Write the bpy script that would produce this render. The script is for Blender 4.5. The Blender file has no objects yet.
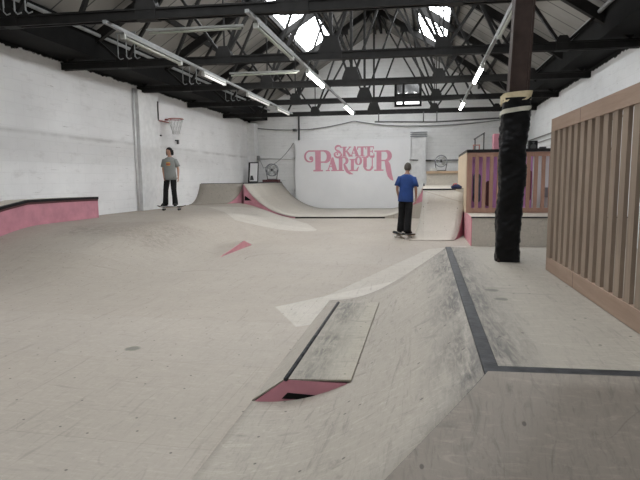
import bpy, bmesh, math, random
from mathutils import Vector, Matrix
random.seed(7)
S = bpy.context.scene
COL = S.collection
PI = math.pi
SK = 0.065                      # the building's cross walls run slightly askew

# ------------------------------------------------------------------ materials
def newmat(name):
    m = bpy.data.materials.new(name); m.use_nodes = True
    nt = m.node_tree; nt.nodes.clear()
    out = nt.nodes.new('ShaderNodeOutputMaterial')
    b = nt.nodes.new('ShaderNodeBsdfPrincipled')
    nt.links.new(b.outputs[0], out.inputs[0])
    return m, nt, b

class G:
    """tiny node builder"""
    def __init__(s, nt): s.nt = nt
    def n(s, t, **k):
        x = s.nt.nodes.new(t)
        for a, v in k.items(): setattr(x, a, v)
        return x
    def put(s, sock, v):
        if isinstance(v, bpy.types.NodeSocket): s.nt.links.new(v, sock)
        elif isinstance(v, tuple) and len(v) == 3 and sock.type == 'RGBA': sock.default_value = (*v, 1)
        else: sock.default_value = v
    def pos(s): return s.n('ShaderNodeNewGeometry').outputs['Position']
    def obj(s): return s.n('ShaderNodeTexCoord').outputs['Object']
    def math(s, op, a, b=0.0, c=None, clamp=False):
        x = s.n('ShaderNodeMath', operation=op, use_clamp=clamp); s.put(x.inputs[0], a); s.put(x.inputs[1], b)
        if c is not None: s.put(x.inputs[2], c)
        return x.outputs[0]
    def sep(s, v):
        x = s.n('ShaderNodeSeparateXYZ'); s.put(x.inputs[0], v); return x.outputs
    def comb(s, a, b, c):
        x = s.n('ShaderNodeCombineXYZ'); s.put(x.inputs[0], a); s.put(x.inputs[1], b); s.put(x.inputs[2], c); return x.outputs[0]
    def map(s, v, sc, rot=(0, 0, 0), loc=(0, 0, 0)):
        x = s.n('ShaderNodeMapping'); s.put(x.inputs['Vector'], v)
        x.inputs['Scale'].default_value = sc; x.inputs['Rotation'].default_value = rot; x.inputs['Location'].default_value = loc
        return x.outputs[0]
    def noise(s, v, scale, detail=3, rough=.55, dist=0.0):
        x = s.n('ShaderNodeTexNoise'); s.put(x.inputs['Vector'], v); x.inputs['Scale'].default_value = scale
        x.inputs['Detail'].default_value = detail; x.inputs['Roughness'].default_value = rough; x.inputs['Distortion'].default_value = dist
        return x.outputs[0]
    def voro(s, v, scale, feature='F1', rnd=1.0):
        x = s.n('ShaderNodeTexVoronoi', feature=feature, voronoi_dimensions='2D'); s.put(x.inputs['Vector'], v); x.inputs['Scale'].default_value = scale
        x.inputs['Randomness'].default_value = rnd
        return x.outputs['Distance']
    def ramp(s, v, a, b, lo=0.0, hi=1.0):
        x = s.n('ShaderNodeMapRange', clamp=True); s.put(x.inputs['Value'], v)
        x.inputs['From Min'].default_value = a; x.inputs['From Max'].default_value = b
        x.inputs['To Min'].default_value = lo; x.inputs['To Max'].default_value = hi
        return x.outputs[0]
    def mix(s, f, a, b, mode='MIX'):
        x = s.n('ShaderNodeMix', data_type='RGBA', blend_type=mode); s.put(x.inputs[0], f); s.put(x.inputs[6], a); s.put(x.inputs[7], b)
        return x.outputs[2]
    def bump(s, h, strength=.3, dist=.01):
        x = s.n('ShaderNodeBump'); s.put(x.inputs['Height'], h); x.inputs['Strength'].default_value = strength; x.inputs['Distance'].default_value = dist
        return x.outputs[0]

def simple(name, col, rough=.6, var=.15, scale=6, metal=0.0, bump=0.0, bscale=40, coord='obj'):
    m, nt, b = newmat(name); g = G(nt)
    v = g.obj() if coord == 'obj' else g.pos()
    n = g.noise(v, scale, 4)
    dark = tuple(c * (1 - var) for c in col); lite = tuple(min(1, c * (1 + var)) for c in col)
    g.put(b.inputs['Base Color'], g.mix(g.ramp(n, .3, .7), dark, lite))
    b.inputs['Roughness'].default_value = rough; b.inputs['Metallic'].default_value = metal
    if max(col) < .06: b.inputs['Specular IOR Level'].default_value = .2
    if bump: g.put(b.inputs['Normal'], g.bump(g.noise(v, bscale, 3), bump, .01))
    return m

def emit(name, col, strength):
    m, nt, b = newmat(name)
    b.inputs['Base Color'].default_value = (*col, 1)
    b.inputs['Emission Color'].default_value = (*col, 1); b.inputs['Emission Strength'].default_value = strength
    return m

def polymask(g, p, pts, soft=.02):
    """1 inside the convex ccw polygon pts in XY"""
    x, y, _ = g.sep(p); out = None
    for i in range(len(pts)):
        (ax, ay), (bx, by) = pts[i], pts[(i + 1) % len(pts)]
        L = math.hypot(bx - ax, by - ay); nx, ny = -(by - ay) / L, (bx - ax) / L
        d = g.math('ADD', g.math('ADD', g.math('MULTIPLY', x, nx), g.math('MULTIPLY', y, ny)), -(nx * ax + ny * ay))
        m = g.ramp(d, 0, soft)
        out = m if out is None else g.math('MULTIPLY', out, m)
    return out

def plywood(name, base, scuff=.5, seams=(1.22, 2.44), rot=0.0, patches=(), wear=None, dots=True, off=(0, 0, 0), spots=(), dark=(), arcs=(), srot=0.6):
    m, nt, b = newmat(name); g = G(nt); p = g.pos()
    big = g.noise(p, .55, 3); mid = g.noise(p, 3.0, 5, .65); fine = g.noise(p, 22, 4, .7)
    col = g.mix(g.ramp(big, .3, .7), tuple(c * .93 for c in base), tuple(c * 1.06 for c in base))
    for pts, f in patches:
        col = g.mix(g.math('MULTIPLY', polymask(g, p, pts), f), col, (.56, .535, .49))
    col = g.mix(g.ramp(mid, .25, .8, 0, .45), col, tuple(c * .84 for c in base))
    col = g.mix(g.ramp(fine, .5, .75, 0, .25), col, tuple(c * 1.2 for c in base))
    # long skate scuffs
    st = g.noise(g.map(p, (9, .9, 4), (0, 0, srot)), 1.6, 5, .7, 1.2)
    st2 = g.noise(g.map(p, (1.0, 8, 4), (0, 0, srot + .7)), 1.5, 5, .7, 1.0)
    s = g.math('MAXIMUM', g.ramp(st, .57, .68), g.ramp(st2, .59, .70))
    fs = g.noise(g.map(p, (26, 5, 9), (0, 0, srot)), 1.3, 4, .75, 1.5); fs2 = g.noise(g.map(p, (5, 24, 9), (0, 0, srot - .5)), 1.3, 4, .75, 1.5)
    col = g.mix(g.math('MULTIPLY', g.ramp(fs, .50, .68), .26 * min(scuff, 1.2)), col, tuple(c * .5 for c in base))
    col = g.mix(g.math('MULTIPLY', g.ramp(fs2, .52, .68), .30 * min(scuff, 1.2)), col, tuple(min(1, c * 1.55) for c in base))
    col = g.mix(g.math('MULTIPLY', s, .30 * scuff), col, (.10, .09, .08))
    # thin curved wheel marks
    w = g.noise(g.map(p, (1, 1, 1), loc=(5, 2, 0)), 1.1, 2, .5, .6)
    line = g.ramp(g.math('ABSOLUTE', g.math('SUBTRACT', w, .5)), 0.0, .004, 1, 0)
    col = g.mix(g.math('MULTIPLY', line, g.math('MULTIPLY', g.ramp(mid, .45, .6), .3 * scuff)), col, (.12, .10, .09))
    if dots:
        d = g.voro(g.map(p, (1, 1, 1)), 3.0)
        col = g.mix(g.ramp(d, .018, .028, .85, 0), col, (.08, .07, .06))
    if seams:
        br = g.n('ShaderNodeTexBrick'); g.put(br.inputs['Vector'], g.map(p, (1, 1, 1), (0, 0, rot), off))
        br.inputs['Scale'].default_value = 1; br.inputs['Brick Width'].default_value = seams[1]; br.inputs['Row Height'].default_value = seams[0]
        br.inputs['Mortar Size'].default_value = .003; br.inputs['Mortar Smooth'].default_value = .5
        br.inputs['Color1'].default_value = (1, 1, 1, 1); br.inputs['Color2'].default_value = (.96, .95, .93, 1); br.inputs['Mortar'].default_value = (.76, .74, .72, 1)
        col = g.mix(.8, col, br.outputs['Color'], 'MULTIPLY')
    for ax_, ay_, ar_ in arcs:
        q = g.sep(p)
        dd = g.math('SQRT', g.math('ADD', g.math('POWER', g.math('ABSOLUTE', g.math('SUBTRACT', q[0], ax_)), 2.0), g.math('POWER', g.math('ABSOLUTE', g.math('SUBTRACT', q[1], ay_)), 2.0)))
        rg = g.ramp(g.math('ABSOLUTE', g.math('SUBTRACT', dd, ar_)), .006, .016, 1, 0)
        col = g.mix(g.math('MULTIPLY', g.math('MULTIPLY', rg, g.ramp(g.math('SUBTRACT', ax_ + .05, q[0]), 0, .1)), g.ramp(g.math('SUBTRACT', q[1], ay_ - .25), 0, .1, 0, .6)), col, (.10, .09, .08))
    for pts in dark:
        nn = g.noise(g.map(p, (7, 10, 7), (0, 0, .5)), 1.2, 6, .8, 1.0)
        col = g.mix(g.math('MULTIPLY', polymask(g, p, pts, .35), g.ramp(nn, .42, .62, .05, .55)), col, (.15, .12, .10))
    for sx_, sy_, sr_ in spots:
        q = g.sep(p); nn = g.math('MULTIPLY', g.math('SUBTRACT', g.noise(p, 18, 3), .5), .05)
        dd = g.math('ADD', nn, g.math('SQRT', g.math('ADD', g.math('POWER', g.math('ABSOLUTE', g.math('SUBTRACT', q[0], sx_)), 2.0), g.math('POWER', g.math('ABSOLUTE', g.math('SUBTRACT', q[1], sy_)), 2.0))))
        col = g.mix(g.ramp(dd, sr_ * .7, sr_, .75, 0), col, (.10, .105, .085))
    if wear:                      # grind wear along a coping: (axis, at, width)
        for ax, at, wd in wear:
            c = g.sep(p)[ax]
            dd = g.ramp(g.math('ABSOLUTE', g.math('SUBTRACT', c, at)), 0, wd, 1, 0)
            n = g.noise(g.map(p, (20, 3, 12), (0, 0, .25)), 1.5, 5, .75, .8); n2 = g.noise(p, 2.6, 3)
            k_ = g.math('MULTIPLY', g.math('POWER', dd, 1.2), g.math('MULTIPLY', g.ramp(n, .36, .60, .12, .95), g.ramp(n2, .32, .58, .35, 1)))
            col = g.mix(k_, col, (.075, .072, .07))
    g.put(b.inputs['Base Color'], col)
    b.inputs['Roughness'].default_value = .62; b.inputs['Specular IOR Level'].default_value = .3
    g.put(b.inputs['Normal'], g.bump(g.math('ADD', mid, g.math('MULTIPLY', fine, .4)), .12, .01))
    return m

def painted_wall(name, axes, base=(.60, .60, .60), top=None, brick=.5, topcol=(.005, .005, .005)):
    m, nt, b = newmat(name); g = G(nt); p = g.pos(); x, y, z = g.sep(p)
    u = y if axes == 'y' else x
    uv = g.comb(u, z, 0.0)
    br = g.n('ShaderNodeTexBrick'); g.put(br.inputs['Vector'], g.map(uv, (1, 1, 1)))
    br.inputs['Scale'].default_value = 1; br.inputs['Brick Width'].default_value = .46; br.inputs['Row Height'].default_value = .23 if brick < .6 else .15
    br.inputs['Mortar Size'].default_value = .012; br.inputs['Mortar Smooth'].default_value = .6
    br.inputs['Color1'].default_value = (1, 1, 1, 1); br.inputs['Color2'].default_value = (.94, .94, .94, 1); br.inputs['Mortar'].default_value = (.84, .84, .84, 1)
    big = g.noise(uv, .5, 4, .6); mid = g.noise(g.map(uv, (1, 2.2, 1)), 1.8, 6, .7)
    col = g.mix(g.ramp(big, .3, .7), tuple(c * .92 for c in base), tuple(c * 1.06 for c in base))
    col = g.mix(brick * .6, col, br.outputs['Color'], 'MULTIPLY')
    # smudges and scrapes
    col = g.mix(g.ramp(mid, .55, .75, 0, .40), col, (.46, .45, .44))
    sc = g.noise(g.map(uv, (1.2, 9, 1)), 1.6, 5, .7)
    col = g.mix(g.ramp(sc, .63, .70, 0, .5), col, (.30, .28, .27))
    if axes == 'y':               # a worn horizontal line at dado height
        n2 = g.noise(uv, 1.2, 3)
        d = g.ramp(g.math('ABSOLUTE', g.math('SUBTRACT', g.math('ADD', z, g.math('MULTIPLY', n2, .1)), 2.50)), 0, .07, 1, 0)
        col = g.mix(g.math('MULTIPLY', d, g.ramp(n2, .35, .6, .1, .5)), col, (.36, .35, .34))
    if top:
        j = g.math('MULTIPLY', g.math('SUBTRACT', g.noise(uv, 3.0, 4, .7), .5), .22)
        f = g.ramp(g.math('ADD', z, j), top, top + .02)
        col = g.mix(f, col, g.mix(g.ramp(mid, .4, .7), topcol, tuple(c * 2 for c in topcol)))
    g.put(b.inputs['Base Color'], col); b.inputs['Roughness'].default_value = .8
    b.inputs['Specular IOR Level'].default_value = .2
    g.put(b.inputs['Normal'], g.bump(g.math('ADD', g.math('MULTIPLY', br.outputs['Fac'], -.6 * brick), mid), .35, .012))
    return m

PLY = (.352, .314, .272)
M = {}
M['floor'] = plywood('floor_plywood', PLY, .8, spots=[(-2.42, 3.9, .07)], arcs=[(-2.55, 9.0, .62), (-3.0, 6.6, 1.1)], patches=[
        ([(-1.63, 5.5), (-1.2, 4.75), (.25, 6.0), (.2, 8.0)], .6),
        ([(-1.2, 6.0), (.5, 6.4), (.9, 11.2), (.1, 10.6)], .4)])
M['bank'] = plywood('bank_plywood', PLY, .8, dark=[[(-6.6, 8.0), (-4.3, 8.0), (-4.5, 10.6), (-7.0, 9.6)]], patches=[([(-6.9, 15.9), (-4.85, 12.9), (-2.4, 14.2), (-5.4, 19.2)], .5)])
M['ramp'] = plywood('ramp_plywood', (.342, .309, .266), 1.3, seams=None, wear=[(0, .20, .24)], srot=.45)
M['ramp_front_shaded'] = plywood('front_plywood_shaded', (.218, .190, .161), 1.6, seams=None, srot=-.6)  # base darkened so the viewer-facing slope's shade sits in the colour; scuffs are wear
M['deck'] = plywood('deck_plywood', (.305, .277, .238), 1.0, spots=[(.475, 3.72, .05), (.50, 3.45, .045)], seams=None, wear=[(0, .34, .22)], srot=-.3)
M['back_ramp'] = plywood('back_ramp_plywood', (.46, .425, .375), .4, seams=(1.22, 2.4), rot=PI / 2)
M['ramp_left'] = plywood('left_ramp_plywood', (.30, .27, .235), .8, seams=(1.22, 2.4))
M['box_ply'] = plywood('box_plywood', (.50, .46, .40), .8, seams=None, dots=False)
M['fresh_ply'] = plywood('fresh_plywood', (.62, .50, .36), .1, seams=None, dots=False)
M['wood'] = None
def wood(name, a, bcol, vert=True):
    m, nt, b = newmat(name); g = G(nt); p = g.pos()
    gr = g.noise(g.map(p, (18, 18, 1.2) if vert else (18, 1.2, 18)), 1.6, 5, .65, .8)
    bg = g.noise(p, 1.7, 3)
    col = g.mix(g.ramp(gr, .3, .7), a, bcol)
    col = g.mix(g.ramp(bg, .4, .7, 0, .35), col, tuple(c * .7 for c in a))
    d = g.voro(p, 5.0); col = g.mix(g.ramp(d, .03, .05, .6, 0), col, (.10, .055, .03))
    g.put(b.inputs['Base Color'], col); b.inputs['Roughness'].default_value = .7
    g.put(b.inputs['Normal'], g.bump(gr, .15, .005))
    return m
M['slat'] = wood('slat_pine', (.235, .175, .13), (.32, .245, .185))
M['rail'] = wood('rail_pine', (.29, .195, .14), (.37, .26, .195), False)
M['far_slat'] = wood('far_pine', (.32, .175, .13), (.40, .235, .175))
M['pink'] = simple('pink_paint', (.53, .23, .285), .6, .12, 5)
M['pink2'] = simple('pink_panel', (.60, .27, .31), .6, .10, 5)
M['mural'] = simple('mural_pink', (.66, .31, .39), .7, .06, 3)
M['board'] = simple('white_board_paint', (.82, .82, .825), .6, .03, 1.2, coord='pos')
M['steel'] = simple('dark_steel', (.040, .041, .045), .5, .5, 14, .3, .2, 30, coord='pos')
M['black'] = simple('black_paint', (.012, .012, .013), .5, .3, 10)
M['hole'] = simple('dark_slot', (.006, .006, .006), .9, .1, 10)
M['truss'] = simple('truss_paint', (.012, .0115, .011), .6, .35, 5, .0, .1, coord='pos')
M['gutter'] = simple('gutter_paint', (.004, .004, .004), .8, .4, 4, coord='pos')
M['column'] = simple('column_paint', (.040, .026, .022), .55, .3, 8, coord='pos')
M['pad'] = simple('pad_vinyl', (.004, .004, .0045), .45, .4, 9, .0, .9, 14, coord='pos')
M['foam'] = simple('yellow_foam', (.50, .42, .27), .8, .2, 12)
M['tape'] = simple('pale_tape', (.52, .50, .42), .5, .15, 12)
M['white_metal'] = simple('white_metal', (.55, .56, .54), .5, .1, 6)
M['dull_metal'] = simple('dull_metal', (.26, .265, .25), .5, .1, 6)
M['rail_grey'] = simple('grey_trunking', (.25, .26, .26), .5, .2, 6)
M['dead_tube'] = simple('unlit_tube', (.36, .38, .32), .3, .05, 6)
M['conduit'] = simple('teal_conduit', (.16, .27, .28), .4, .2, 6)
M['pipe_white'] = simple('white_pipe', (.74, .74, .74), .55, .08, 6, coord='pos')
M['cable'] = simple('grey_cable', (.22, .22, .22), .6, .1, 6)
M['dark_pipe'] = simple('dark_pipe', (.06, .06, .06), .5, .2, 6)
M['fan_grey'] = simple('fan_grey', (.30, .31, .33), .4, .2, 6, .4)
M['maroon'] = simple('maroon', (.10, .03, .035), .6, .2, 6)
M['navy'] = simple('navy_cloth', (.02, .03, .09), .8, .3, 10)
M['red'] = simple('red_plastic', (.55, .03, .025), .4, .1, 6)
M['purple'] = simple('lilac_wall', (.62, .30, .62), .7, .08, 2)
M['lit'] = emit('lit_tube', (1, .98, .95), 34)
M['lit_soft'] = emit('soft_tube', (1, .98, .95), .45)
M['lit_dim'] = emit('dim_tube', (1, .98, .95), .12)
M['booth_lamp'] = emit('booth_lamp', (1, .95, 1), 14)
M['sky_pane'] = emit('skylight_pane', (.95, .98, 1.0), 11)
M['net'] = simple('net_cord', (.62, .62, .62), .8, .05, 6)
M['hoop_red'] = simple('hoop_red', (.35, .09, .09), .5, .2, 6)
M['skin'] = simple('skin', (.50, .29, .21), .55, .06, 8)
M['skin2'] = simple('skin_tan', (.36, .20, .14), .55, .06, 8)
M['hair'] = simple('dark_hair', (.012, .010, .010), .7, .4, 30)
M['hair2'] = simple('ash_hair', (.075, .065, .055), .8, .4, 40)
M['tee_grey'] = simple('grey_tee', (.25, .26, .25), .9, .08, 8, bump=.2)
M['tee_blue'] = simple('blue_tee', (.016, .052, .20), .85, .12, 8, bump=.2)
M['trouser'] = simple('black_denim', (.012, .012, .013), .85, .3, 10, bump=.2)
M['shoe'] = simple('black_suede', (.02, .02, .02), .8, .2, 10)
M['sole'] = simple('white_sole', (.55, .54, .52), .6, .1, 10)
M['print_red'] = simple('shirt_print_red', (.55, .09, .04), .8, .1, 10)
M['print_gold'] = simple('shirt_print_yellow', (.60, .36, .08), .8, .1, 10)
M['wheel'] = simple('white_urethane', (.62, .60, .56), .4, .1, 10)
M['grip'] = simple('griptape', (.02, .02, .02), .95, .2, 60)
M['maple'] = simple('maple', (.42, .28, .16), .6, .1, 10)
M['eye'] = simple('eye', (.05, .04, .04), .3, .1, 10)
M['lip'] = simple('lip', (.40, .16, .14), .5, .1, 10)

# ------------------------------------------------------------------ mesh building
class MB:
    def __init__(s): s.bm = bmesh.new()
    def box(s, x0, x1, y0, y1, z0, z1, sk=0.0):
        v = [s.bm.verts.new((x, y + sk * x, z)) for z in (z0, z1) for y in (y0, y1) for x in (x0, x1)]
        for f in ((0, 2, 3, 1), (4, 5, 7, 6), (0, 1, 5, 4), (2, 6, 7, 3), (0, 4, 6, 2), (1, 3, 7, 5)): s.bm.faces.new([v[i] for i in f])
        return s
    def bar(s, p, q, w, h, up=(0, 0, 1)):
        p, q = Vector(p), Vector(q); d = (q - p).normalized(); up = Vector(up)
        if abs(d.dot(up)) > .99: up = Vector((0, 1, 0))
        a = d.cross(up).normalized() * (w / 2); b = a.cross(d).normalized() * (h / 2)
        v = [s.bm.verts.new(c + i * a + j * b) for c in (p, q) for j in (-1, 1) for i in (-1, 1)]
        for f in ((0, 1, 3, 2), (4, 6, 7, 5), (0, 4, 5, 1), (2, 3, 7, 6), (0, 2, 6, 4), (1, 5, 7, 3)): s.bm.faces.new([v[i] for i in f])
        return s
    def tube(s, pts, r, n=8, cap=True, closed=False):
        pts = [Vector(p) for p in pts]; rings = []; N = len(pts); rr = r if isinstance(r, (list, tuple)) else [r] * N
        prev = None
        for i, p in enumerate(pts):
            if closed: d = (pts[(i + 1) % N] - pts[i - 1]).normalized()
            else: d = (pts[min(i + 1, N - 1)] - pts[max(i - 1, 0)]).normalized()
            if prev is None:
                up = Vector((0, 0, 1)) if abs(d.z) < .9 else Vector((0, 1, 0))
                a = d.cross(up).normalized()
            else:
                a = (prev - d * prev.dot(d)).normalized()
            prev = a; b = d.cross(a)
            rings.append([s.bm.verts.new(p + rr[i] * (math.cos(t) * a + math.sin(t) * b)) for t in (2 * PI * k / n for k in range(n))])
        for i in range(N if closed else N - 1):
            A, B = rings[i], rings[(i + 1) % N]
            for k in range(n): s.bm.faces.new((A[k], A[(k + 1) % n], B[(k + 1) % n], B[k]))
        if cap and not closed: s.bm.faces.new(rings[0][::-1]); s.bm.faces.new(rings[-1])
        return s
    def disc(s, c, axis, r, t, n=16):
        a = Vector(axis).normalized() * (t / 2); c = Vector(c); return s.tube([c - a, c + a], r, n)
    def grid(s, rows):
        R = [[s.bm.verts.new(p) for p in row] for row in rows]
        for i in range(len(R) - 1):
            for j in range(len(R[0]) - 1): s.bm.faces.new((R[i][j], R[i][j + 1], R[i + 1][j + 1], R[i + 1][j]))
        return s
    def prism(s, pts, vec):
        vec = Vector(vec); a = [s.bm.verts.new(p) for p in pts]; b = [s.bm.verts.new(Vector(p) + vec) for p in pts]
        s.bm.faces.new(a[::-1]); s.bm.faces.new(b); n = len(a)
        for i in range(n): s.bm.faces.new((a[i], a[(i + 1) % n], b[(i + 1) % n], b[i]))
        return s
    def ball(s, c, r, seg=16, rings=10, fn=None):
        m = Matrix.Translation(Vector(c)) @ Matrix.Diagonal((*(r if isinstance(r, tuple) else (r, r, r)), 1))
        res = bmesh.ops.create_uvsphere(s.bm, u_segments=seg, v_segments=rings, radius=1, matrix=m)
        if fn:
            for v in res['verts']: v.co = Vector(fn(v.co))
        return s
    def build(s, name, mat, parent=None, smooth=False, bevel=0, solid=0, label=None):
        bmesh.ops.recalc_face_normals(s.bm, faces=s.bm.faces)
        if smooth:
            for f in s.bm.faces: f.smooth = True
        me = bpy.data.meshes.new(name); s.bm.to_mesh(me); s.bm.free(); me.materials.append(mat)
        o = bpy.data.objects.new(name, me); COL.objects.link(o)
        if parent:
            o.parent = parent; o.matrix_parent_inverse = parent_inv(parent)
        if solid:
            md = o.modifiers.new('s', 'SOLIDIFY'); md.thickness = solid; md.offset = -1
        if bevel:
            md = o.modifiers.new('b', 'BEVEL'); md.width = bevel; md.segments = 2; md.limit_method = 'ANGLE'
        if label: o['label'] = label
        return o

def world_of(o):
    m = Matrix.LocRotScale(o.location, o.rotation_euler, o.scale)
    return world_of(o.parent) @ o.matrix_parent_inverse @ m if o.parent else m
def parent_inv(p): return world_of(p).inverted()

def tag(o, label, cat, group=None):
    o['label'] = label; o['category'] = cat
    if group: o['group'] = group
    return o
def thing(name, label, cat, loc=(0, 0, 0), rz=0, group=None):
    o = bpy.data.objects.new(name, None); o.empty_display_size = .1; COL.objects.link(o)
    o.location = loc; o.rotation_euler = (0, 0, rz)
    return tag(o, label, cat, group)
def struct(o): o['kind'] = 'structure'; return o
def copy_tree(o, parent=None):
    c = o.copy(); COL.objects.link(c)
    if parent: c.parent = parent
    for ch in [x for x in COL.objects if x.parent == o]: copy_tree(ch, c)
    return c

# ------------------------------------------------------------------ the building
XL, XR, YB, YN = -8.0, 4.1, 24.25, -5.0
XM, ZR, SL = -1.95, 8.10, .63            # ridge and roof slope
def roofz(x): return ZR - SL * abs(x - XM)
struct(MB().box(XL - .3, XR + .3, YN - .3, YB + .6, -.25, 0).build('floor', M['floor']))
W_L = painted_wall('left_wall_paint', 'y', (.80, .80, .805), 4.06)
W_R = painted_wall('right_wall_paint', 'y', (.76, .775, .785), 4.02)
W_B = painted_wall('back_wall_paint', 'x', (.83, .83, .825), brick=.8)
struct(MB().box(XL - .3, XL, YN - .3, YB + .6, 0, 5.0).build('wall_left', W_L))
struct(MB().box(XR, XR + .3, YN - .3, YB + .6, 0, 5.0).build('wall_right', W_R))
def gable(y, t, name, hole=None):
    b = MB()
    def quad(x0, x1, za0, za1, zb0, zb1):   # x0: z from za0..za1 ; x1: z from zb0..zb1
        b.prism([(x0, y + SK * x0, za0), (x1, y + SK * x1, zb0), (x1, y + SK * x1, zb1), (x0, y + SK * x0, za1)], (0, t, 0))
    if hole:
        hx0, hx1, hz0, hz1 = hole
        quad(XL, hx0, 0, roofz(XL), 0, roofz(hx0) if hx0 <= XM else 0) if hx0 <= XM else None
        if hx0 > XM:
            quad(XL, XM, 0, roofz(XL), 0, ZR); quad(XM, hx0, 0, ZR, 0, roofz(hx0))
        quad(hx0, hx1, 0, hz0, 0, hz0); quad(hx0, hx1, hz1, roofz(hx0), hz1, roofz(hx1))
        quad(hx1, XR, 0, roofz(hx1), 0, roofz(XR))
    else:
        quad(XL, XM, 0, roofz(XL), 0, ZR); quad(XM, XR, 0, ZR, 0, roofz(XR))
    return b.build(name, W_B)
WIN = (-1.30, -.20, 4.66, 5.76)
struct(gable(YB, .3, 'wall_back', WIN))
struct(gable(YN, -.3, 'wall_front'))

# gable window: panes looking onto bright sky and dark foliage
def window_mat():
    m, nt, b = newmat('window_view'); g = G(nt); p = g.pos(); x, y, z = g.sep(p)
    n = g.noise(g.comb(x, z, 0.0), 5.5, 4, .7)
    h = g.math('ADD', n, g.math('MULTIPLY', g.math('SUBTRACT', z, 4.98), -.55))
    f = g.ramp(h, .44, .50)
    g.put(b.inputs['Emission Color'], g.mix(f, (.03, .03, .03), (1, 1, 1))); b.inputs['Emission Strength'].default_value = 2.2
    b.inputs['Base Color'].default_value = (.02, .02, .02, 1); b.inputs['Roughness'].default_value = .1
    return m
w = MB().box(WIN[0], WIN[1], YB + .12, YB + .14, WIN[2], WIN[3], SK).build('window_1', window_mat()); struct(w)
fr = MB()
for x in (WIN[0], (WIN[0] + WIN[1]) / 2 - .2, WIN[1]): fr.box(x - .05, x + .05, YB - .03, YB + .10, WIN[2] - .05, WIN[3] + .05, SK)
for z in (WIN[2], WIN[3], (WIN[2] + WIN[3]) / 2 - .08): fr.box(WIN[0] - .05, WIN[1] + .05, YB - .03, YB + .10, z - .05, z + .05, SK)
fr.build('window_frame', M['truss'], w)

# roof lining with two long skylights
def roof_mat():
    m, nt, b = newmat('roof_lining'); g = G(nt); p = g.pos(); x, y, z = g.sep(p)
    fr_ = g.math('FRACT', g.math('MULTIPLY', g.math('ADD', y, 20.0), 1 / .64))
    seam = g.ramp(g.math('ABSOLUTE', g.math('SUBTRACT', fr_, .5)), .465, .48)
    n = g.noise(p, 1.3, 4)
    col = g.mix(g.ramp(n, .3, .7), (.22, .21, .195), (.28, .27, .25))
    g.put(b.inputs['Base Color'], g.mix(seam, col, (.05, .05, .05))); b.inputs['Roughness'].default_value = .8
    return m
SX = ((-4.66, -3.62), (-.28, .76))         # skylight extents in X
SY0, SY1 = -.6, 21.6
c = MB()
def rp(x, y): return (x, y, roofz(x))
def slab(x0, x1, y0, y1): c.prism([rp(x0, y0), rp(x1, y0), rp(x1, y1), rp(x0, y1)], (0, 0, .12))
for xs in ((XL - .3, SX[0][0], SX[0][1], XM), (XM, SX[1][0], SX[1][1], XR + .3)):
    slab(xs[0], xs[1], YN - .3, YB + .6); slab(xs[2], xs[3], YN - .3, YB + .6)
    slab(xs[1], xs[2], YN - .3, SY0); slab(xs[1], xs[2], SY1, YB + .6)
struct(c.build('ceiling', roof_mat()))
for i, (x0, x1) in enumerate(SX):
    w = struct(MB().prism([rp(x0, SY0), rp(x1, SY0), rp(x1, SY1), rp(x0, SY1)], (0, 0, .01)).build('window_%d' % (i + 2), M['sky_pane']))
    w.location.z = .08
    f = MB()
    for x in (x0, x1): f.bar((x, SY0, roofz(x) - .03), (x, SY1, roofz(x) - .03), .07, .16)
    y = SY0
    while y < SY1:
        f.bar((x0, y, roofz(x0) + .02), (x1, y, roofz(x1) +   .02), .014, .03); y += .64
    f.build('glazing_bar', M['truss'], w)
# purlins, ridge and valley gutters
tn = 1
for x in (-6.2, -4.8, -3.45, -2.2, -1.7, -.45, .9, 2.3):
    struct(MB().bar((x, YN, roofz(x) - .08), (x, YB + SK * x, roofz(x) - .08), .07, .13).build('trim_%d' % tn, M['truss'])); tn += 1
struct(MB().bar((XM, YN, ZR - .16), (XM, YB, ZR - .16), .10, .26).build('trim_%d' % tn, M['truss'])); tn += 1
for x0, x1 in ((XL + .005, -7.15), (3.40, XR - .005)):
    struct(MB().box(x0, x1, YN + .02, YB - .6, 4.14, 4.74).build('trim_%d' % tn, M['gutter'])); tn += 1
for x in (-7.05, 3.30):          # eaves pipe that runs along each gutter
    struct(MB().tube([(x, YN + .1, 4.60), (x, YB - .6, 4.60)], .04).build('trim_%d' % tn, M['rail_grey'])); tn += 1
# downpipe pilaster on the left wall and white corner pilaster
struct(MB().box(XL, XL + .14, 13.62, 14.75, 0, 3.96).build('trim_%d' % tn, M['pipe_white'])); tn += 1
struct(MB().box(XL, XL + .35, 23.15, 23.70, 0, 4.0).build('trim_%d' % tn, M['pipe_white'])); tn += 1
struct(MB().box(-.57, .06, 23.90, 24.27, 0, 3.45).build('trim_%d' % tn, M['pipe_white'])); tn += 1

tag(MB().tube([(XL + .04, 13.54, .5), (XL + .04, 13.54, 3.98)], .032, 10).build('downpipe', M['pipe_white'], smooth=True),
    'white vertical downpipe on the left wall beside the shallow pier', 'pipe')

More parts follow.
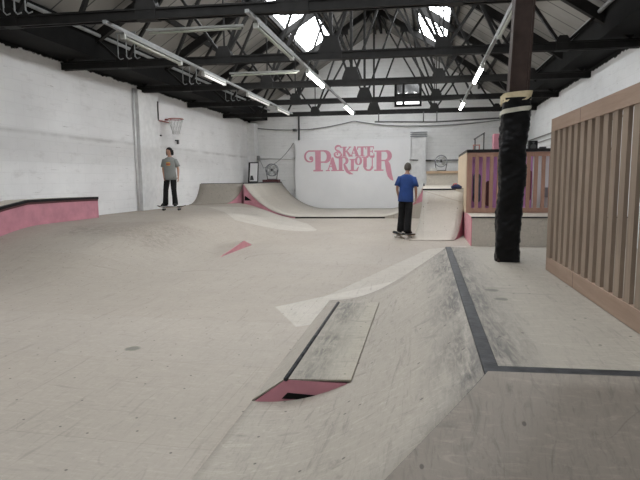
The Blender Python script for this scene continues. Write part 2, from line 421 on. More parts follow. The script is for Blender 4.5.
# ------------------------------------------------------------------ roof trusses
NODE = 2.30; CZ = 3.98; CHW = .11
def chord_y(x, y0): return y0 + SK * x
def make_truss(y0, label):
    t = thing('roof_truss', label, 'roof truss', (XM, y0 + SK * XM, CZ), 0, 'roof trusses')
    def P(x, z, dy=0): return (x, y0 + SK * x + dy, z)
    b = MB()
    for dy in (-.05, .05): b.bar(P(XL, CZ, dy), P(XR, CZ, dy), .045, .15)
    b.bar(P(XL, CZ + .07), P(XR, CZ + .07), .19, .025)
    b.build('bottom_chord', M['truss'], t)
    for sgn in (-1, 1):
        xe = XM + sgn * 5.9
        MB().bar(P(XM, ZR - .24), P(xe, ZR - .24 - SL * 5.9), .12, .20).build('rafter', M['truss'], t)
    MB().bar(P(XM, CZ), P(XM, ZR - .25), .07, .07).build('king_post', M['truss'], t)
    def under(x): return roofz(x) - .30
    dg = []
    for sgn in (-1, 1):
        dg += [((XM, CZ), 1.15 * sgn), ((XM + sgn * NODE, CZ), 1.15 * sgn), ((XM + sgn * NODE, CZ), 3.45 * sgn),
               ((XM + sgn * 2 * NODE, CZ), 3.45 * sgn), ((XM + sgn * NODE, CZ), .12 * sgn), ((XM + sgn * 3.45, CZ), 2.3 * sgn), ((XM + sgn * 2 * NODE, CZ), 5.2 * sgn)]
    for (x, z), off in dg:
        q = XM + off
        MB().bar(P(x, z), P(q, under(q)), .055, .075, (0, 1, 0)).build('diagonal', M['truss'], t)
    for sgn in (-1, 1):
        q = XM + sgn * 2.3
        MB().bar(P(q, CZ), P(q, under(q)), .03, .03).build('tie_rod', M['truss'], t)
    for x, wd, h in ((XM, .24, .40), (XM - NODE, .17, .28), (XM + NODE, .17, .28), (XM - 2 * NODE, .13, .20), (XM + 2 * NODE, .13, .20)):
        b = MB(); b.prism([P(x - wd, CZ - .08, -.09), P(x + wd, CZ - .08, -.09), P(x + wd, CZ + .12, -.09), P(x + wd * .55, CZ + h, -.09), P(x - wd * .55, CZ + h, -.09), P(x - wd, CZ + .12, -.09)], (0, .18, 0))
        b.build('gusset_plate', M['truss'], t)
    for x in (XM - 1.15, XM + 1.15):
        MB().bar(P(x - .16, under(x) + .0), P(x + .16, under(x) + .0), .13, .26).build('gusset_plate', M['truss'], t)
    return t
names = ['steel roof truss standing over the black padded column', 'nearest dark steel truss across the top edge of the picture',
         'second dark steel truss, crossing behind the column top', 'third dark steel truss along the hall roof',
         'fourth dark steel truss, between the third and the last one', 'farthest dark steel truss, just in front of the back wall window']
TY = [4.8 + .126, 8.0 + .05, 11.25, 14.4, 17.6, 20.85]
for y, n in zip(TY, names): make_truss(y, n)

# hanging strap brackets near the left gutter
for i, (y, n) in enumerate(zip(TY[1:5], ('nearest dark strap hanger above the left end of the first roof truss', 'dark strap hanger on the left end of the second roof truss',
                         'dark strap hanger on the left end of the third roof truss', 'farthest dark strap hanger on the left end of the fourth roof truss'))):
    b = MB(); yy = y + SK * -6.4
    for k, x in enumerate((-6.62, -6.42, -6.22)):
        b.tube([(x, yy - .10, 4.62), (x, yy - .10, 4.12), (x + .05, yy - .10, 4.07), (x + .12, yy - .10, 4.09)], .013, 6)
    b.bar((-6.66, yy - .10, 4.62), (-6.18, yy - .10, 4.62), .04, .04)
    tag(b.build('strap_hanger', M['rail_grey']), n, 'bracket', 'strap hangers by the left gutter')

# ------------------------------------------------------------------ lights
ZT = 3.86
for x, y0, y1, lab in ((-4.9, 7.6, 19.4, 'left thin grey lighting rail carrying tubes under the trusses'),
                       (-2.58, 7.6, 19.8, 'middle thin grey lighting rail carrying tubes under the trusses'),
                       (1.22, 7.0, 19.4, 'right thin grey lighting rail carrying tubes under the trusses')):
    tag(MB().bar((x, y0, ZT + .02), (x, y1, ZT + .02), .06, .05).build('lighting_rail', M['rail_grey']), lab, 'lighting rail', 'lighting rails')
def fixture(x, y0, y1, state, label, lateral=False, z=ZT):
    t = thing('fluorescent_light', label, 'light', (x, y0, z), 0, 'fluorescent lights')
    if lateral:
        P = lambda a, zz, d=0: (a, y0 + SK * a + d, zz)
        MB().bar(P(x, z - .02), P(y1, z - .02), .05, .035).build('housing', M['dull_metal'], t)
        MB().tube([P(x + .04, z - .075), P(y1 - .04, z - .058)], .019, 8).build('tube', M[state], t, True)
    else:
        MB().bar((x, y0, z - .02), (x, y1, z - .02), .06, .045).build('housing', M['white_metal' if 'lit' in state else 'dull_metal'], t)
        for q in (y0 + .02, y1 - .02): MB().bar((x, q - .02, z - .075), (x, q + .02, z - .075), .08, .07).build('end_cap', M['white_metal'], t)
        r = .040 if state == 'lit' else .026
        MB().tube([(x, y0 + .05, z - .085), (x, y1 - .05, z - .085)], r, 8).build('tube', M[state], t, True)
    return t
fixture(-4.9, 8.1, 10.2, 'dead_tube', 'unlit tube light on the left rail, nearest the camera')
fixture(-4.9, 11.3, 12.6, 'lit_soft', 'dimly glowing tube light on the left rail, second along')
fixture(-4.9, 14.3, 16.4, 'lit_dim', 'dimly glowing tube light on the left rail, third along')
fixture(-4.9, 17.3, 18.9, 'lit_dim', 'dimly glowing tube light on the left rail, farthest back')
fixture(-2.58, 8.0, 10.3, 'dead_tube', 'unlit tube light on the middle rail, nearest the camera')
fixture(-2.58, 11.65, 13.5, 'lit', 'bright tube light on the middle rail above the hall centre')
fixture(-2.58, 17.3, 19.2, 'lit', 'bright tube light on the middle rail near the back wall')
fixture(1.22, 7.2, 9.6, 'dead_tube', 'unlit tube light on the right rail beside the column top')
fixture(1.20, 12.0, 13.9, 'lit', 'bright tube light on the right rail, nearer of its two lit ones')
fixture(1.20, 17.3, 19.0, 'lit', 'bright tube light on the right rail near the back wall')
fixture(-4.55, 8.55, -2.9, 'dead_tube', 'unlit tube hung crosswise just beyond the nearest truss', True, 3.92)
fixture(-4.50, 12.2, -2.85, 'dead_tube', 'unlit tube hung crosswise just beyond the second truss', True, 3.92)
tag(MB().tube([(-4.5, 8.2 + SK * -4.5, 4.05), (-2.4, 8.2 - SK * 2.4, 4.05)], .03, 8).build('conduit_pipe', M['conduit']), 'teal conduit running crosswise above the unlit tube at the nearest truss', 'pipe')

# ------------------------------------------------------------------ foreground platform with hip ramp
H = .64; RUN = 1.33; RAD = (RUN ** 2 + H ** 2) / (2 * H)
CX, CY, FY = .26, 2.10, 6.0
def arc(d, run=RUN, h=H):
    R_ = (run * run + h * h) / (2 * h); return R_ - math.sqrt(max(0, R_ * R_ - d * d))
plat = thing('hip_ramp', 'large foreground plywood hip ramp with flat deck and dark steel copings', 'ramp', (CX, CY, 0))
def fy(x): return CY + SK * (x - CX)
def hipz(d): return arc(d) + .075 * math.sin(PI * max(0, min(1, d / RUN)) ** 2.2)
rows = []
for i in range(25):
    s = i / 24; x = CX - RUN * s; z = hipz(RUN * (1 - s)) + .003
    rows.append([(x, (CY - RUN * s) * (1 - u) + (FY + SK * (x - CX)) * u, z) for u in [k / 12 for k in range(13)]])
MB().grid(rows).build('side_transition', M['ramp'], plat, True, solid=.012)
rows = []
for i in range(25):
    s = i / 24; z = hipz(RUN * (1 - s)) + .003; xh = CX - RUN * s
    rows.append([(xh + (4.0 - xh) * u, fy(xh + (4.0 - xh) * u) - RUN * s + (SK * RUN * s) * (1 - u), z) for u in [k / 10 for k in range(11)]])
MB().grid(rows).build('front_transition', M['ramp_front_shaded'], plat, True, solid=.012, label='plywood slope facing the viewer, its shade put into a browner colour')
MB().prism([(CX, CY, H - .02), (4.0, fy(4.0), H - .02), (4.0, FY + SK * 4, H - .02), (CX, FY, H - .02)], (0, 0, .02)).build('deck', M['deck'], plat)
MB().prism([(CX - .012, CY, H - .03), (CX + .052, CY, H - .03), (CX + .052, FY, H - .03), (CX - .012, FY, H - .03)], (0, 0, .036)).build('coping', M['steel'], plat, bevel=.004)
MB().prism([(CX - .012, CY - .018, H - .035), (4.0, fy(4.0) - .018, H - .035), (4.0, fy(4.0) + .078, H - .035), (CX - .012, CY + .078, H - .035)], (0, 0, .0405)).build('coping', M['steel'], plat, bevel=.004)
MB().prism([(CX - .012, CY - .032, H - .075), (4.0, fy(4.0) - .032, H - .075), (4.0, fy(4.0) - .018, H - .075), (CX - .0, CY - .018, H - .075)], (0, 0, .062)).build('edge_strip', simple('ply_edge', (.16, .115, .085), .8, .3, 20, coord='pos'), plat, label='raw plywood edge below the front coping')
MB().tube([(CX - RUN * i / 24, CY - RUN * i / 24, hipz(RUN * (1 - i / 24)) + .002) for i in range(25)], .0045, 6).build('hip_joint', M['steel'], plat)
# far end side panel below deck and transition
pts = [(CX - RUN * i / 24, FY + SK * (-RUN * i / 24), hipz(RUN * (1 - i / 24)) - .012) for i in range(24)]
MB().prism([(4.0, FY + SK * 3.7, 0), (4.0, FY + SK * 3.7, H - .02)] + [(CX, FY, H - .02)] + pts[1:] + [(CX - RUN, FY - SK * RUN, 0)], (0, -.02, 0)).build('end_panel', M['pink'], plat)

# inset ledge wedge in the hip ramp
wd = thing('inset_kicker', 'small wedge ledge set into the ramp with pink end and steel pipe edge', 'ramp', (-.85, 3.05, 0))
Y0, Y1, XP, XT, ZP = 3.06, 5.12, -.84, -.425, .166
XF = -1.07
def tr(x): return hipz(x - (CX - RUN)) if x > CX - RUN else 0
MB().prism([(XP, Y0, ZP - .012), (XT, Y0, tr(XT) + .006), (XT, Y1, tr(XT) + .006), (XP, Y1, ZP - .012)], (0, 0, .012)).build('top_panel', M['deck2'] if 'deck2' in M else plywood('kicker_plywood', (.33, .30, .25), 1.3, seams=None, wear=[(0, -.72, .22)], srot=-.5), wd)
MB().prism([(XF, Y0, 0.0), (XP - .01, Y0, ZP - .01), (XP - .01, Y1, ZP - .01), (XF, Y1 + .2, 0.0)], (0, 0, .010)).build('side_slope', M['ramp'], wd)
n = 12
low = [(XF + (XT - XF) * i / n, Y0 - .002, tr(XF + (XT - XF) * i / n) - .01) for i in range(n + 1)]
MB().prism(low + [(XP, Y0 - .002, ZP - .004)], (0, .02, 0)).build('end_panel', M['pink'], wd, label='pink painted triangular end of the wedge')
MB().prism([(-.87, Y0 - .006, .036), (-.735, Y0 - .006, .040), (-.635, Y0 - .006, .073), (-.83, Y0 - .006, .078)], (0, .003, 0)).build('slot', M['hole'], wd)
low2 = [(x, Y1, z) for x, _, z in low]
MB().prism(low2 + [(XP, Y1, ZP - .004)], (0, -.02, 0)).build('end_panel', M['pink'], wd)
MB().tube([(XP, Y0 - .005, ZP), (XP, Y1, ZP)], .015, 12).build('coping_pipe', M['steel'], wd, True)

# ------------------------------------------------------------------ slatted fence panels
def fence(origin, direction, length, h, mats, label, pitch=.145, slat_w=.085, th=.022, top=.10, bot=.11, start=.13, cat='fence', z0=H):
    ox, oy = origin; dx, dy = direction; L = math.hypot(dx, dy); dx, dy = dx / L, dy / L
    t = thing('slatted_fence', label, cat, (ox, oy, z0))
    def P(u, z): return (ox + dx * u, oy + dy * u, z)
    ms, mr = mats
    MB().bar(P(0, z0 + bot / 2 + .004), P(length, z0 + bot / 2 + .004), .035, bot).build('bottom_rail', mr, t)
    MB().bar(P(0, z0 + h - top / 2), P(length, z0 + h - top / 2), .035, top).build('top_rail', mr, t)
    MB().bar(P(start * .42, z0 + bot), P(start * .42, z0 + h - top), start * .84, .035, (-dy, dx, 0)).build('end_post', ms, t)
    u = start + (pitch - slat_w) * .6; k = 0
    while u + slat_w < length and k < 60:
        c_ = u + slat_w / 2
        MB().bar(P(c_, z0 + bot - .003), P(c_, z0 + h - top + .003), slat_w, th, (-dy, dx, 0)).build('slat', ms, t)
        u += pitch; k += 1
    return t
fence((1.035, 4.62), (.02, -1), 3.2, 1.245, (M['slat'], M['rail']), 'tall slatted timber fence on the near deck at the right edge of the view', slat_w=.078)

# column with crash padding
colm = thing('steel_column', 'dark brown steel column rising from the near deck, wrapped in black padding', 'column', (.80, 5.07, H))
b = MB(); b.box(.735, .755, 4.97, 5.17, H, 3.97); b.box(.905, .925, 4.97, 5.17, H, 3.97); b.box(.755, .905, 4.985, 5.00, H, 3.97); b.box(.755, .905, 5.14, 5.155, H, 3.97)

for v in b.bm.verts: v.co.x = .830 + (v.co.x - .830) * .88 + (v.co.z - H) * .036 - .068; v.co.y = 5.07 + (v.co.y - 5.07) * .88
b.build('shaft', M['column'], colm)
def wrap(z0, z1, r0, r1, rows, amp, seed, tilt=0.0, n=48):
    rnd = random.Random(seed); R_ = []; ph = [rnd.uniform(0, 6.3) for _ in range(8)]
    for i in range(rows + 1):
        u = i / rows; z = z0 + (z1 - z0) * u; r = r0 + (r1 - r0) * u; row = []
        cx = .766 + .042 * (z - H) / 1.5
        for k in range(n):
            t = 2 * PI * k / n
            sq = 1 / (abs(math.cos(t)) ** 5 + abs(math.sin(t)) ** 5) ** .2
            g_ = abs(math.sin(z * 24 + t * 2 + ph[0])) * .5 + abs(math.sin(z * 37 - t * 3 + ph[1])) * .35 + .5 * math.sin(z * 9 + t + ph[2]) + .4 * math.sin(z * 15 - 2 * t + ph[3])
            w = 1 + amp * (g_ - .5 + rnd.uniform(-.35, .35))
            row.append(Vector((cx + r * sq * w * math.cos(t), 5.07 + r * sq * w * math.sin(t), z + tilt * math.cos(t + .6))))
        row.append(row[0]); R_.append(row)
    b = MB().grid(R_); bmesh.ops.remove_doubles(b.bm, verts=b.bm.verts, dist=1e-5); return b
wrap(H + .004, 2.12, .102, .118, 120, .11, 3).build('crash_pad', M['pad'], colm, True)
wrap(2.085, 2.165, .120, .124, 6, .06, 5, .012).build('foam_collar', M['foam'], colm, True, label='yellowish foam collar at the top of the padding')
wrap(1.985, 2.025, .127, .127, 3, .05, 8, .02).build('tape_band', M['tape'], colm, True, label='pale tape band around the padding')

# ------------------------------------------------------------------ raised bank along the left wall
ZB = .57
def lerp(a, b, t): return a + (b - a) * max(0, min(1, t))
def pl(y, pts):
    for (a, va), (b_, vb) in zip(pts, pts[1:]):
        if y <= b_: return lerp(va, vb, (y - a) / (b_ - a))
    return pts[-1][1]
def xf(y): return pl(y, [(6, -3.7), (11, -3.7), (14.2, -2.9), (18.4, -4.45)])
def run(y): return pl(y, [(6, 1.9), (11, 1.7), (14.5, 3.5), (16, 3.7), (18.4, 2.4)])
def sm(t):
    t = max(0, min(1, t)); return t * t * (3 - 2 * t)
YF = 5.6
def bankz(x, y):
    a = sm((xf(y) - x) / run(y)); b_ = sm((y - YF) / 3.5)
    z = ZB * a * b_
    tent = .15 * max(0, min((y - 9.0) / 1.3, (10.8 - y) / .5, 1)) * max(0, 1 - (xf(y) - x) / 1.1)
    return max(z, tent) + .0015
rows = []
for j in range(61):
    y = YF + (18.35 - YF) * j / 60
    rows.append([(xf(y) + (XL + .004 - xf(y)) * (k / 40), y, bankz(xf(y) + (XL - xf(y)) * (k / 40), y)) for k in range(41)])
bank = thing('bank_ramp', 'broad plywood bank rising to a raised level along the left wall', 'ramp', (-6, 10, 0))
MB().grid(rows).build('bank_surface', M['bank'], bank, True)
MB().prism([(-3.7, 9.0, 0.0), (-3.7, 10.82, 0.0), (-3.7, 10.34, .148)], (.012, 0, 0)).build('side_panel', M['pink2'], bank, label='small pink triangular side panel')

# grind ledge against the left wall
lg = thing('grind_ledge', 'long pink painted ledge with black top edge against the left wall', 'ledge', (-7.6, 9, ZB))
prof = [(5.9, .48, .0), (7.2, .80, .10), (8.2, .995, .38), (8.75, 1.075, ZB - .03), (9.6, 1.075, ZB), (10.98, 1.06, ZB)]
b = MB()
b.prism([(-7.5, y, bb) for y, t_, bb in prof] + [(-7.5, y, t_ - .05) for y, t_, bb in prof[::-1]], (-.49, 0, 0))
b.build('side', M['pink'], lg)
b = MB()
b.prism([(-7.48, y, t_ - .05) for y, t_, bb in prof] + [(-7.48, y, t_) for y, t_, bb in prof[::-1]], (-.07, 0, 0))
b.build('edge_rail', M['black'], lg)
b = MB()
b.prism([(-7.55, y, t_ - .05) for y, t_, bb in prof] + [(-7.55, y, t_ - .004) for y, t_, bb in prof[::-1]], (-.44, 0, 0))
b.build('top_board', M['box_ply'], lg)
b = MB(); b.prism([(-7.492, y, t_ - .09) for y, t_, bb in prof] + [(-7.492, y, t_ - .05) for y, t_, bb in prof[::-1]], (-.02, 0, 0))
b.build('lip', M['maroon'], lg)

# ------------------------------------------------------------------ back left: quarter pipe facing the viewer
def y_mini(x): return 18.75 + SK * x
ql = thing('quarter_pipe', 'grey-brown quarter pipe facing the viewer in the back left corner', 'ramp', (-7.3, 18.2, ZB))
HT = 1.28
rows = []
for i in range(17):
    s = i / 16; z = ZB + (HT - ZB) * (1 - math.sqrt(max(0, 1 - (s) ** 2)) if 0 else (arc(s * 1.0, 1.0, HT - ZB) / (HT - ZB)))
    xr = -7.04 + .44 * s
    rows.append([(XL + .01 + (xr - XL - .01) * k / 6, 17.65 + .95 * s - .80 * (1 - k / 6), z + .004) for k in range(7)])
MB().grid(rows).build('transition', M['ramp_left'], ql, True, solid=.012)
pr = [(-7.04 + .44 * i / 16, 17.65 + .95 * i / 16, ZB + arc(i / 16, 1.0, HT - ZB) - .01) for i in range(17)]
MB().prism(pr + [(-6.60, 18.60, .3), (-7.04, 17.65, .3)], (-.02, 0, 0)).build('side_panel', M['pink'], ql)
MB().bar((XL + .04, 17.835, HT), (-6.6, 18.62, HT), .05, .05).build('coping', M['steel'], ql)
MB().prism([(XL + .01, 17.86, 0), (-6.6, 18.66, 0), (-6.54, 23.12, 0), (XL + .01, 23.12, 0)], (0, 0, HT)).build('platform', M['box_ply'], ql)

# mini ramp across the back of the hall
mr = thing('mini_ramp', 'wide pale mini ramp spanning the back of the hall below the mural', 'ramp', (-3, 20, 0))
LX, LF, RF, RX = -6.52, -4.40, -1.53, 0.0
prof = []
for i in range(21): d = (LF - LX) * (1 - i / 20); prof.append((LX + (LF - LX) * i / 20, .05 + arc(d, LF - LX, HT - .05)))
for i in range(1, 7): prof.append((LF + (RF - LF) * i / 6, .05))
for i in range(1, 21): d = (RX - RF) * i / 20; prof.append((RF + d, .05 + arc(d, 1.53, 1.10)))
YM = 24.0
rows = [[(x, y_mini(x) * (1 - u) + (YM + SK * x) * u, z) for x, z in prof] for u in [k / 6 for k in range(7)]]
MB().grid(rows).build('riding_surface', M['back_ramp'], mr, True, solid=.015)
q = [(x, y_mini(x) + .01, z - .016) for x, z in prof]
MB().prism([p_ for p_ in q if p_[0] < -3] + [(-3, y_mini(-3) + .01, 0), (LX, y_mini(LX) + .01, 0)], (0, .02, 0)).build('end_panel', M['pink'], mr, label='pink painted end panel below the left curve')
MB().prism([p_ for p_ in q if p_[0] > -.50] + [(RX, y_mini(0) + .01, .62), (-.30, y_mini(-.30) + .01, .50)], (0, .02, 0)).build('end_panel', M['pink'], mr, label='pink painted end panel below the right curve')
MB().prism([p_ for p_ in q if -3 < p_[0] <= -.45] + [(-.30, y_mini(-.30) + .01, .50), (RX, y_mini(0) + .01, .62), (RX, y_mini(0) + .01, 0), (-3, y_mini(-3) + .01, 0)], (0, .02, 0)).build('end_panel', M['back_ramp'], mr)
MB().prism([(-4.6, y_mini(-4.6) - .012, .0), (-1.35, y_mini(-1.35) - .012, .0), (-1.35, y_mini(-1.35) - .012, .045), (-4.6, y_mini(-4.6) - .012, .045)], (0, .02, 0)).build('edge_strip', M['hole'], mr)
MB().prism([(LX + .03, y_mini(LX) + .004, .66), (LX + .30, y_mini(LX) + .012, .66), (LX + .05, y_mini(LX) + .004, .84)], (0, .004, 0)).build('access_hole', M['hole'], mr)
for x, z in ((LX, HT), (RX, 1.15)): MB().tube([(x, y_mini(x), z + .01), (x, YM + SK * x, z + .01)], .028, 8).build('coping', M['steel'], mr, True)

# ------------------------------------------------------------------ back right: quarter pipe and platform
qr = thing('quarter_pipe', 'pale quarter pipe in front of the plywood-walled booth, right of the blue shirt', 'ramp', (.4, 13, 0))
HR = 1.14; rows = []
for i in range(19):
    s = i / 18; z = arc(s * 1.25, 1.25, HR)
    rows.append([(-.32 + .30 * s + (1.0) * k / 6 + .0 * s, 12.0 + 1.22 * s + SK * k / 6, z + .004) for k in range(7)])
MB().grid(rows).build('transition', M['back_ramp'], qr, True, solid=.012)
for off, lab in ((0.0, 0), (1.0, 1)):
    pr = [(-.32 + .30 * i / 18 + off, 12.0 + 1.22 * i / 18 + SK * off, arc(i / 18 * 1.25, 1.25, HR) - .012) for i in range(19)]
    MB().prism(pr + [(-.02 + off, 13.22 + SK * off, 0)], (.012 if not lab else -.012, 0, 0)).build('side_panel', M['pink'], qr)
MB().box(-.03, .98, 13.20, 13.25, HR - .02, HR + .015, SK).build('coping', M['steel'], qr)
MB().box(-.02, .955, 13.25, 18.6, 0, HR).build('platform', M['box_ply'], qr)
tag(MB().box(.02, 4.05, 18.85, 23.9, 0, HR).build('rear_platform', M['box_ply']), 'plywood platform across the back right corner behind the booth', 'platform')

ct = thing('plywood_counter', 'low plywood shelf unit with pale front behind the right quarter pipe', 'shelf', (.7, 20.5, HR))
MB().box(.08, 2.2, 20.46, 21.3, 1.585, 1.68).build('top', simple('shelf_wood', (.42, .30, .20), .6, .15, 5), ct)
MB().box(.10, 2.18, 20.52, 20.55, HR + .003, 1.585).build('front_panel', M['box_ply'], ct)
MB().box(.10, .14, 20.55, 21.28, HR + .003, 1.60).build('side_panel', M['fresh_ply'], ct)

# booth behind the slatted screen
bo = thing('booth_platform', 'low plywood box with pink side carrying the slatted screen', 'platform', (2.5, 11.2, 0))
MB().box(.99, 4.05, 11.10, 15.4, 0.0, .60, SK).build('body', M['box_ply'], bo)
MB().box(.972, .99, 11.095, 15.4, 0.0, .605, SK).build('side_panel', M['pink2'], bo, label='pink painted side')
MB().box(.972, 4.05, 11.085, 11.13, .585, .612, SK).build('coping', M['steel'], bo)
fence((.97, 12.43 + SK), (1, SK), 3.05, 1.38, (M['far_slat'], M['far_slat']), 'reddish slatted timber screen on the far booth, behind the padded column', pitch=.162, slat_w=.082, start=.13, cat='fence', z0=.605)
bt = thing('booth', 'plywood booth with black roof edge behind the reddish slatted screen', 'booth', (2.5, 13, .6))
MB().box(.96, 4.05, 12.40, 15.4, 1.99, 2.055, SK).build('roof', M['black'], bt)
MB().box(.955, .985, 12.47, 15.4, .606, 1.99, SK).build('side_wall', M['fresh_ply'], bt, label='bare pale plywood side wall')
MB().box(.99, 2.75, 14.2, 14.23, .606, 1.99, SK).build('back_wall', M['purple'], bt, label='lilac painted back wall')
MB().box(2.76, 4.05, 14.2, 14.23, .606, 1.99, SK).build('back_wall', M['board'], bt)
t = thing('strip_lamp', 'strip lamp under the booth roof behind the slatted screen', 'light', (2.4, 13.2, 1.95))
MB().box(1.3, 3.6, 13.25, 13.31, 1.95, 1.985, SK).build('housing', M['white_metal'], t)
MB().box(1.32, 3.58, 13.255, 13.305, 1.935, 1.949, SK).build('diffuser', M['booth_lamp'], t)

def deck_board(x, y, z, mat, lab, h=.78, w=.20):
    b = MB(); pts = []
    for k in range(20):
        a = 2 * PI * k / 20; pts.append((x + w / 2 * math.cos(a), y, z + (h / 2 - w / 2) * (1 if math.sin(a) >= 0 else -1) + w / 2 * math.sin(a)))
    b.prism(pts, (0, .012, 0)); o = b.build('skateboard_deck', mat); return tag(o, lab, 'skateboard deck', 'decks on the booth wall')
deck_board(1.36, 14.17 + SK * 1.36, 1.14, simple('deck_grey', (.09, .10, .16), .5, .6, 7), 'dark blue-grey deck on the lilac wall seen through the first gap of the screen')
deck_board(1.66, 14.17 + SK * 1.66, 1.00, M['maroon'], 'dark maroon deck on the lilac wall seen through the second gap', .66, .16)
deck_board(1.93, 14.17 + SK * 1.93, 1.15, simple('deck_brown', (.05, .035, .03), .5, .5, 7), 'dark brown deck on the lilac wall seen through the third gap', .9, .12)
deck_board(2.66, 14.17 + SK * 2.66, 1.20, simple('deck_wine', (.14, .02, .05), .5, .5, 7), 'wine coloured deck on the lilac wall right of the column', .8, .14)
b = MB(); b.box(3.02, 3.16, 13.95, 14.15, .90, 1.15, SK); tag(b.build('wall_box', M['fan_grey'], bevel=.01), 'small grey box on the pale booth wall right of the column', 'box')
b = MB(); b.tube([(3.12, 13.6, .607), (3.12, 13.6, .62)], .13, 16).tube([(3.12, 13.6, .62), (3.12, 13.6, .95)], [.09, .02], 16); tag(b.build('traffic_cone', M['red']), 'red cone on the booth floor near the right end of the screen', 'cone')

# things on the booth roof
RT = 2.057
t = thing('handrail', 'small dark metal handrail standing on the left end of the booth roof', 'handrail', (1.35, 13.5, RT))
MB().tube([(1.20, 13.6, RT + .30), (1.46, 13.6, RT + .46)], .016).build('rail', M['dark_pipe'], t)
for x, z in ((1.23, .32), (1.44, .45)): MB().tube([(x, 13.6, RT), (x, 13.6, RT + z)], .016).build('post', M['dark_pipe'], t)
t = thing('stool', 'small pinkish frame stool on the booth roof beside the handrail', 'stool', (1.25, 13.4, RT))
PK = simple('copper_frame', (.50, .22, .18), .5, .1, 8)
MB().box(1.17, 1.33, 13.36, 13.50, RT + .14, RT + .16).build('seat', PK, t)
for x in (1.18, 1.32):
    for y in (13.37, 13.49): MB().bar((x, y, RT + .001), (x, y, RT + .14), .014, .014).build('leg', PK, t)
b = MB().box(1.66, 2.05, 13.5, 13.8, RT + .001, RT + .42); tag(b.build('storage_box', M['pink'], bevel=.01), 'upright pink box on the booth roof just left of the padded column', 'box')
t = thing('loudspeaker', 'black loudspeaker on the booth roof right of the padded column', 'loudspeaker', (2.6, 13.6, RT))
MB().box(2.50, 2.70, 13.6, 13.8, RT + .001, RT + .24).build('cabinet', M['black'], t, bevel=.01)
MB().disc((2.60, 13.595, RT + .09), (0, 1, 0), .07, .012, 20).build('cone', M['dark_pipe'], t)
MB().disc((2.60, 13.595, RT + .19), (0, 1, 0), .025, .012, 16).build('tweeter', M['dark_pipe'], t)
b = MB().box(2.75, 2.90, 13.6, 13.72, RT + .001, RT + .09); tag(b.build('control_box', M['dark_pipe'], bevel=.01), 'tiny dark box beside the loudspeaker on the booth roof', 'box')

# ------------------------------------------------------------------ mural board with lettering
mb_ = thing('mural_board', 'large white board with pink SKATE PARLOUR lettering on the back wall', 'board', (-3.2, 24, .1))
def yb(x): return 24.02 + SK * x
MB().box(-5.86, -.60, 24.02, 24.06, .055, 3.19, SK).build('panel', M['board'], mb_)
def W(px, py): return (-5.845 + (px - 296) * .04568, 3.19 - (py - 139.7) * .0462)
class Letter:
    n = 0
    def __init__(s): s.m = MB(); Letter.n += 1; s.k = 0
    def poly(s, pts):
        q = [W(*p) for p in pts]; s.k += 1; e = .0016 * s.k
        a = sum(q[i][0] * q[(i + 1) % len(q)][1] - q[(i + 1) % len(q)][0] * q[i][1] for i in range(len(q)))
        if a < 0: q = q[::-1]
        s.m.prism([(x, yb(x) - .004 - e, z) for x, z in q], (0, .004 + e, 0)); return s
    def rect(s, x0, y0, x1, y1): return s.poly([(x0, y0), (x1, y0), (x1, y1), (x0, y1)])
    def stroke(s, pts, ws):
        L, R_ = [], []
        n = len(pts)
        if not isinstance(ws, (list, tuple)): ws = [ws] * n
        for i, (x, y) in enumerate(pts):
            a = pts[max(i - 1, 0)]; b = pts[min(i + 1, n - 1)]; dx, dy = b[0] - a[0], b[1] - a[1]; l = math.hypot(dx, dy) or 1
            nx, ny = -dy / l * ws[i] / 2, dx / l * ws[i] / 2; L.append((x + nx, y + ny)); R_.append((x - nx, y - ny))
        for i in range(n - 1): 
            s.poly([L[i], L[i + 1], R_[i + 1], R_[i]]); s.k -= 1
        s.k += 1
        return s
    def arcs(s, cx, cy, rx, ry, a0, a1, w0, w1=None, n=14):
        w1 = w0 if w1 is None else w1; P, Ws = [], []
        for i in range(n + 1):
            u = i / n; a = math.radians(a0 + (a1 - a0) * u); P.append((cx + rx * math.cos(a), cy + ry * math.sin(a)))
            Ws.append(w0 + (w1 - w0) * math.sin(PI * u))
        return s.stroke(P, Ws)
    def dot(s, x, y, r): return s.poly([(x + r * math.cos(k * PI / 6), y + r * math.sin(k * PI / 6)) for k in range(12)])
    def done(s): s.m.build('letter', M['mural'], mb_)
# angles: 0 right, 90 down (y grows downwards)
L = Letter()  # P
L.rect(316.2, 150, 321.9, 170).rect(314.2, 169, 324, 170.4).rect(309, 149.6, 326.5, 150.9)
L.arcs(325.2, 156, 5.0, 5.4, -92, 92, 1.2, 4.6).rect(321.5, 160.6, 325.5, 162)
L.arcs(310.8, 155.6, 4.9, 5.3, -95, -285, 1.0, 1.9).arcs(312.0, 158.6, 1.6, 2.2, 100, -60, 1.2, 1.6).dot(312.2, 157.4, 2.0); L.done()
L = Letter()  # A
L.poly([(333.0, 156.8), (334.6, 156.8), (338.4, 170), (334.0, 170), (331.4, 160.5)]).stroke([(333.6, 157.5), (328.9, 170)], 1.1).rect(330.3, 165.2, 336, 166.2).rect(326.8, 169.2, 331, 170.3).rect(332.3, 169.2, 339.4, 170.3); L.done()
L = Letter()  # R
L.rect(340, 157, 343.6, 170).rect(338.6, 169.2, 345.2, 170.3).rect(338.6, 156.6, 346, 157.6).arcs(345.3, 160.2, 3.0, 3.1, -92, 92, .9, 3.0)
L.stroke([(345.2, 163.4), (346.6, 167), (348.6, 170.6), (351.2, 172.7), (354.2, 173.4)], [1.4, 3.0, 3.1, 2.3, .6]); L.done()
L = Letter()  # L
L.rect(352.0, 159, 355.2, 170.5).rect(350.8, 158.6, 356.6, 159.6).poly([(350.6, 170.6), (358.8, 170.6), (360.2, 166.2), (359.3, 166.2), (357.4, 169.3), (350.6, 169.3)]); L.done()
L = Letter()  # O
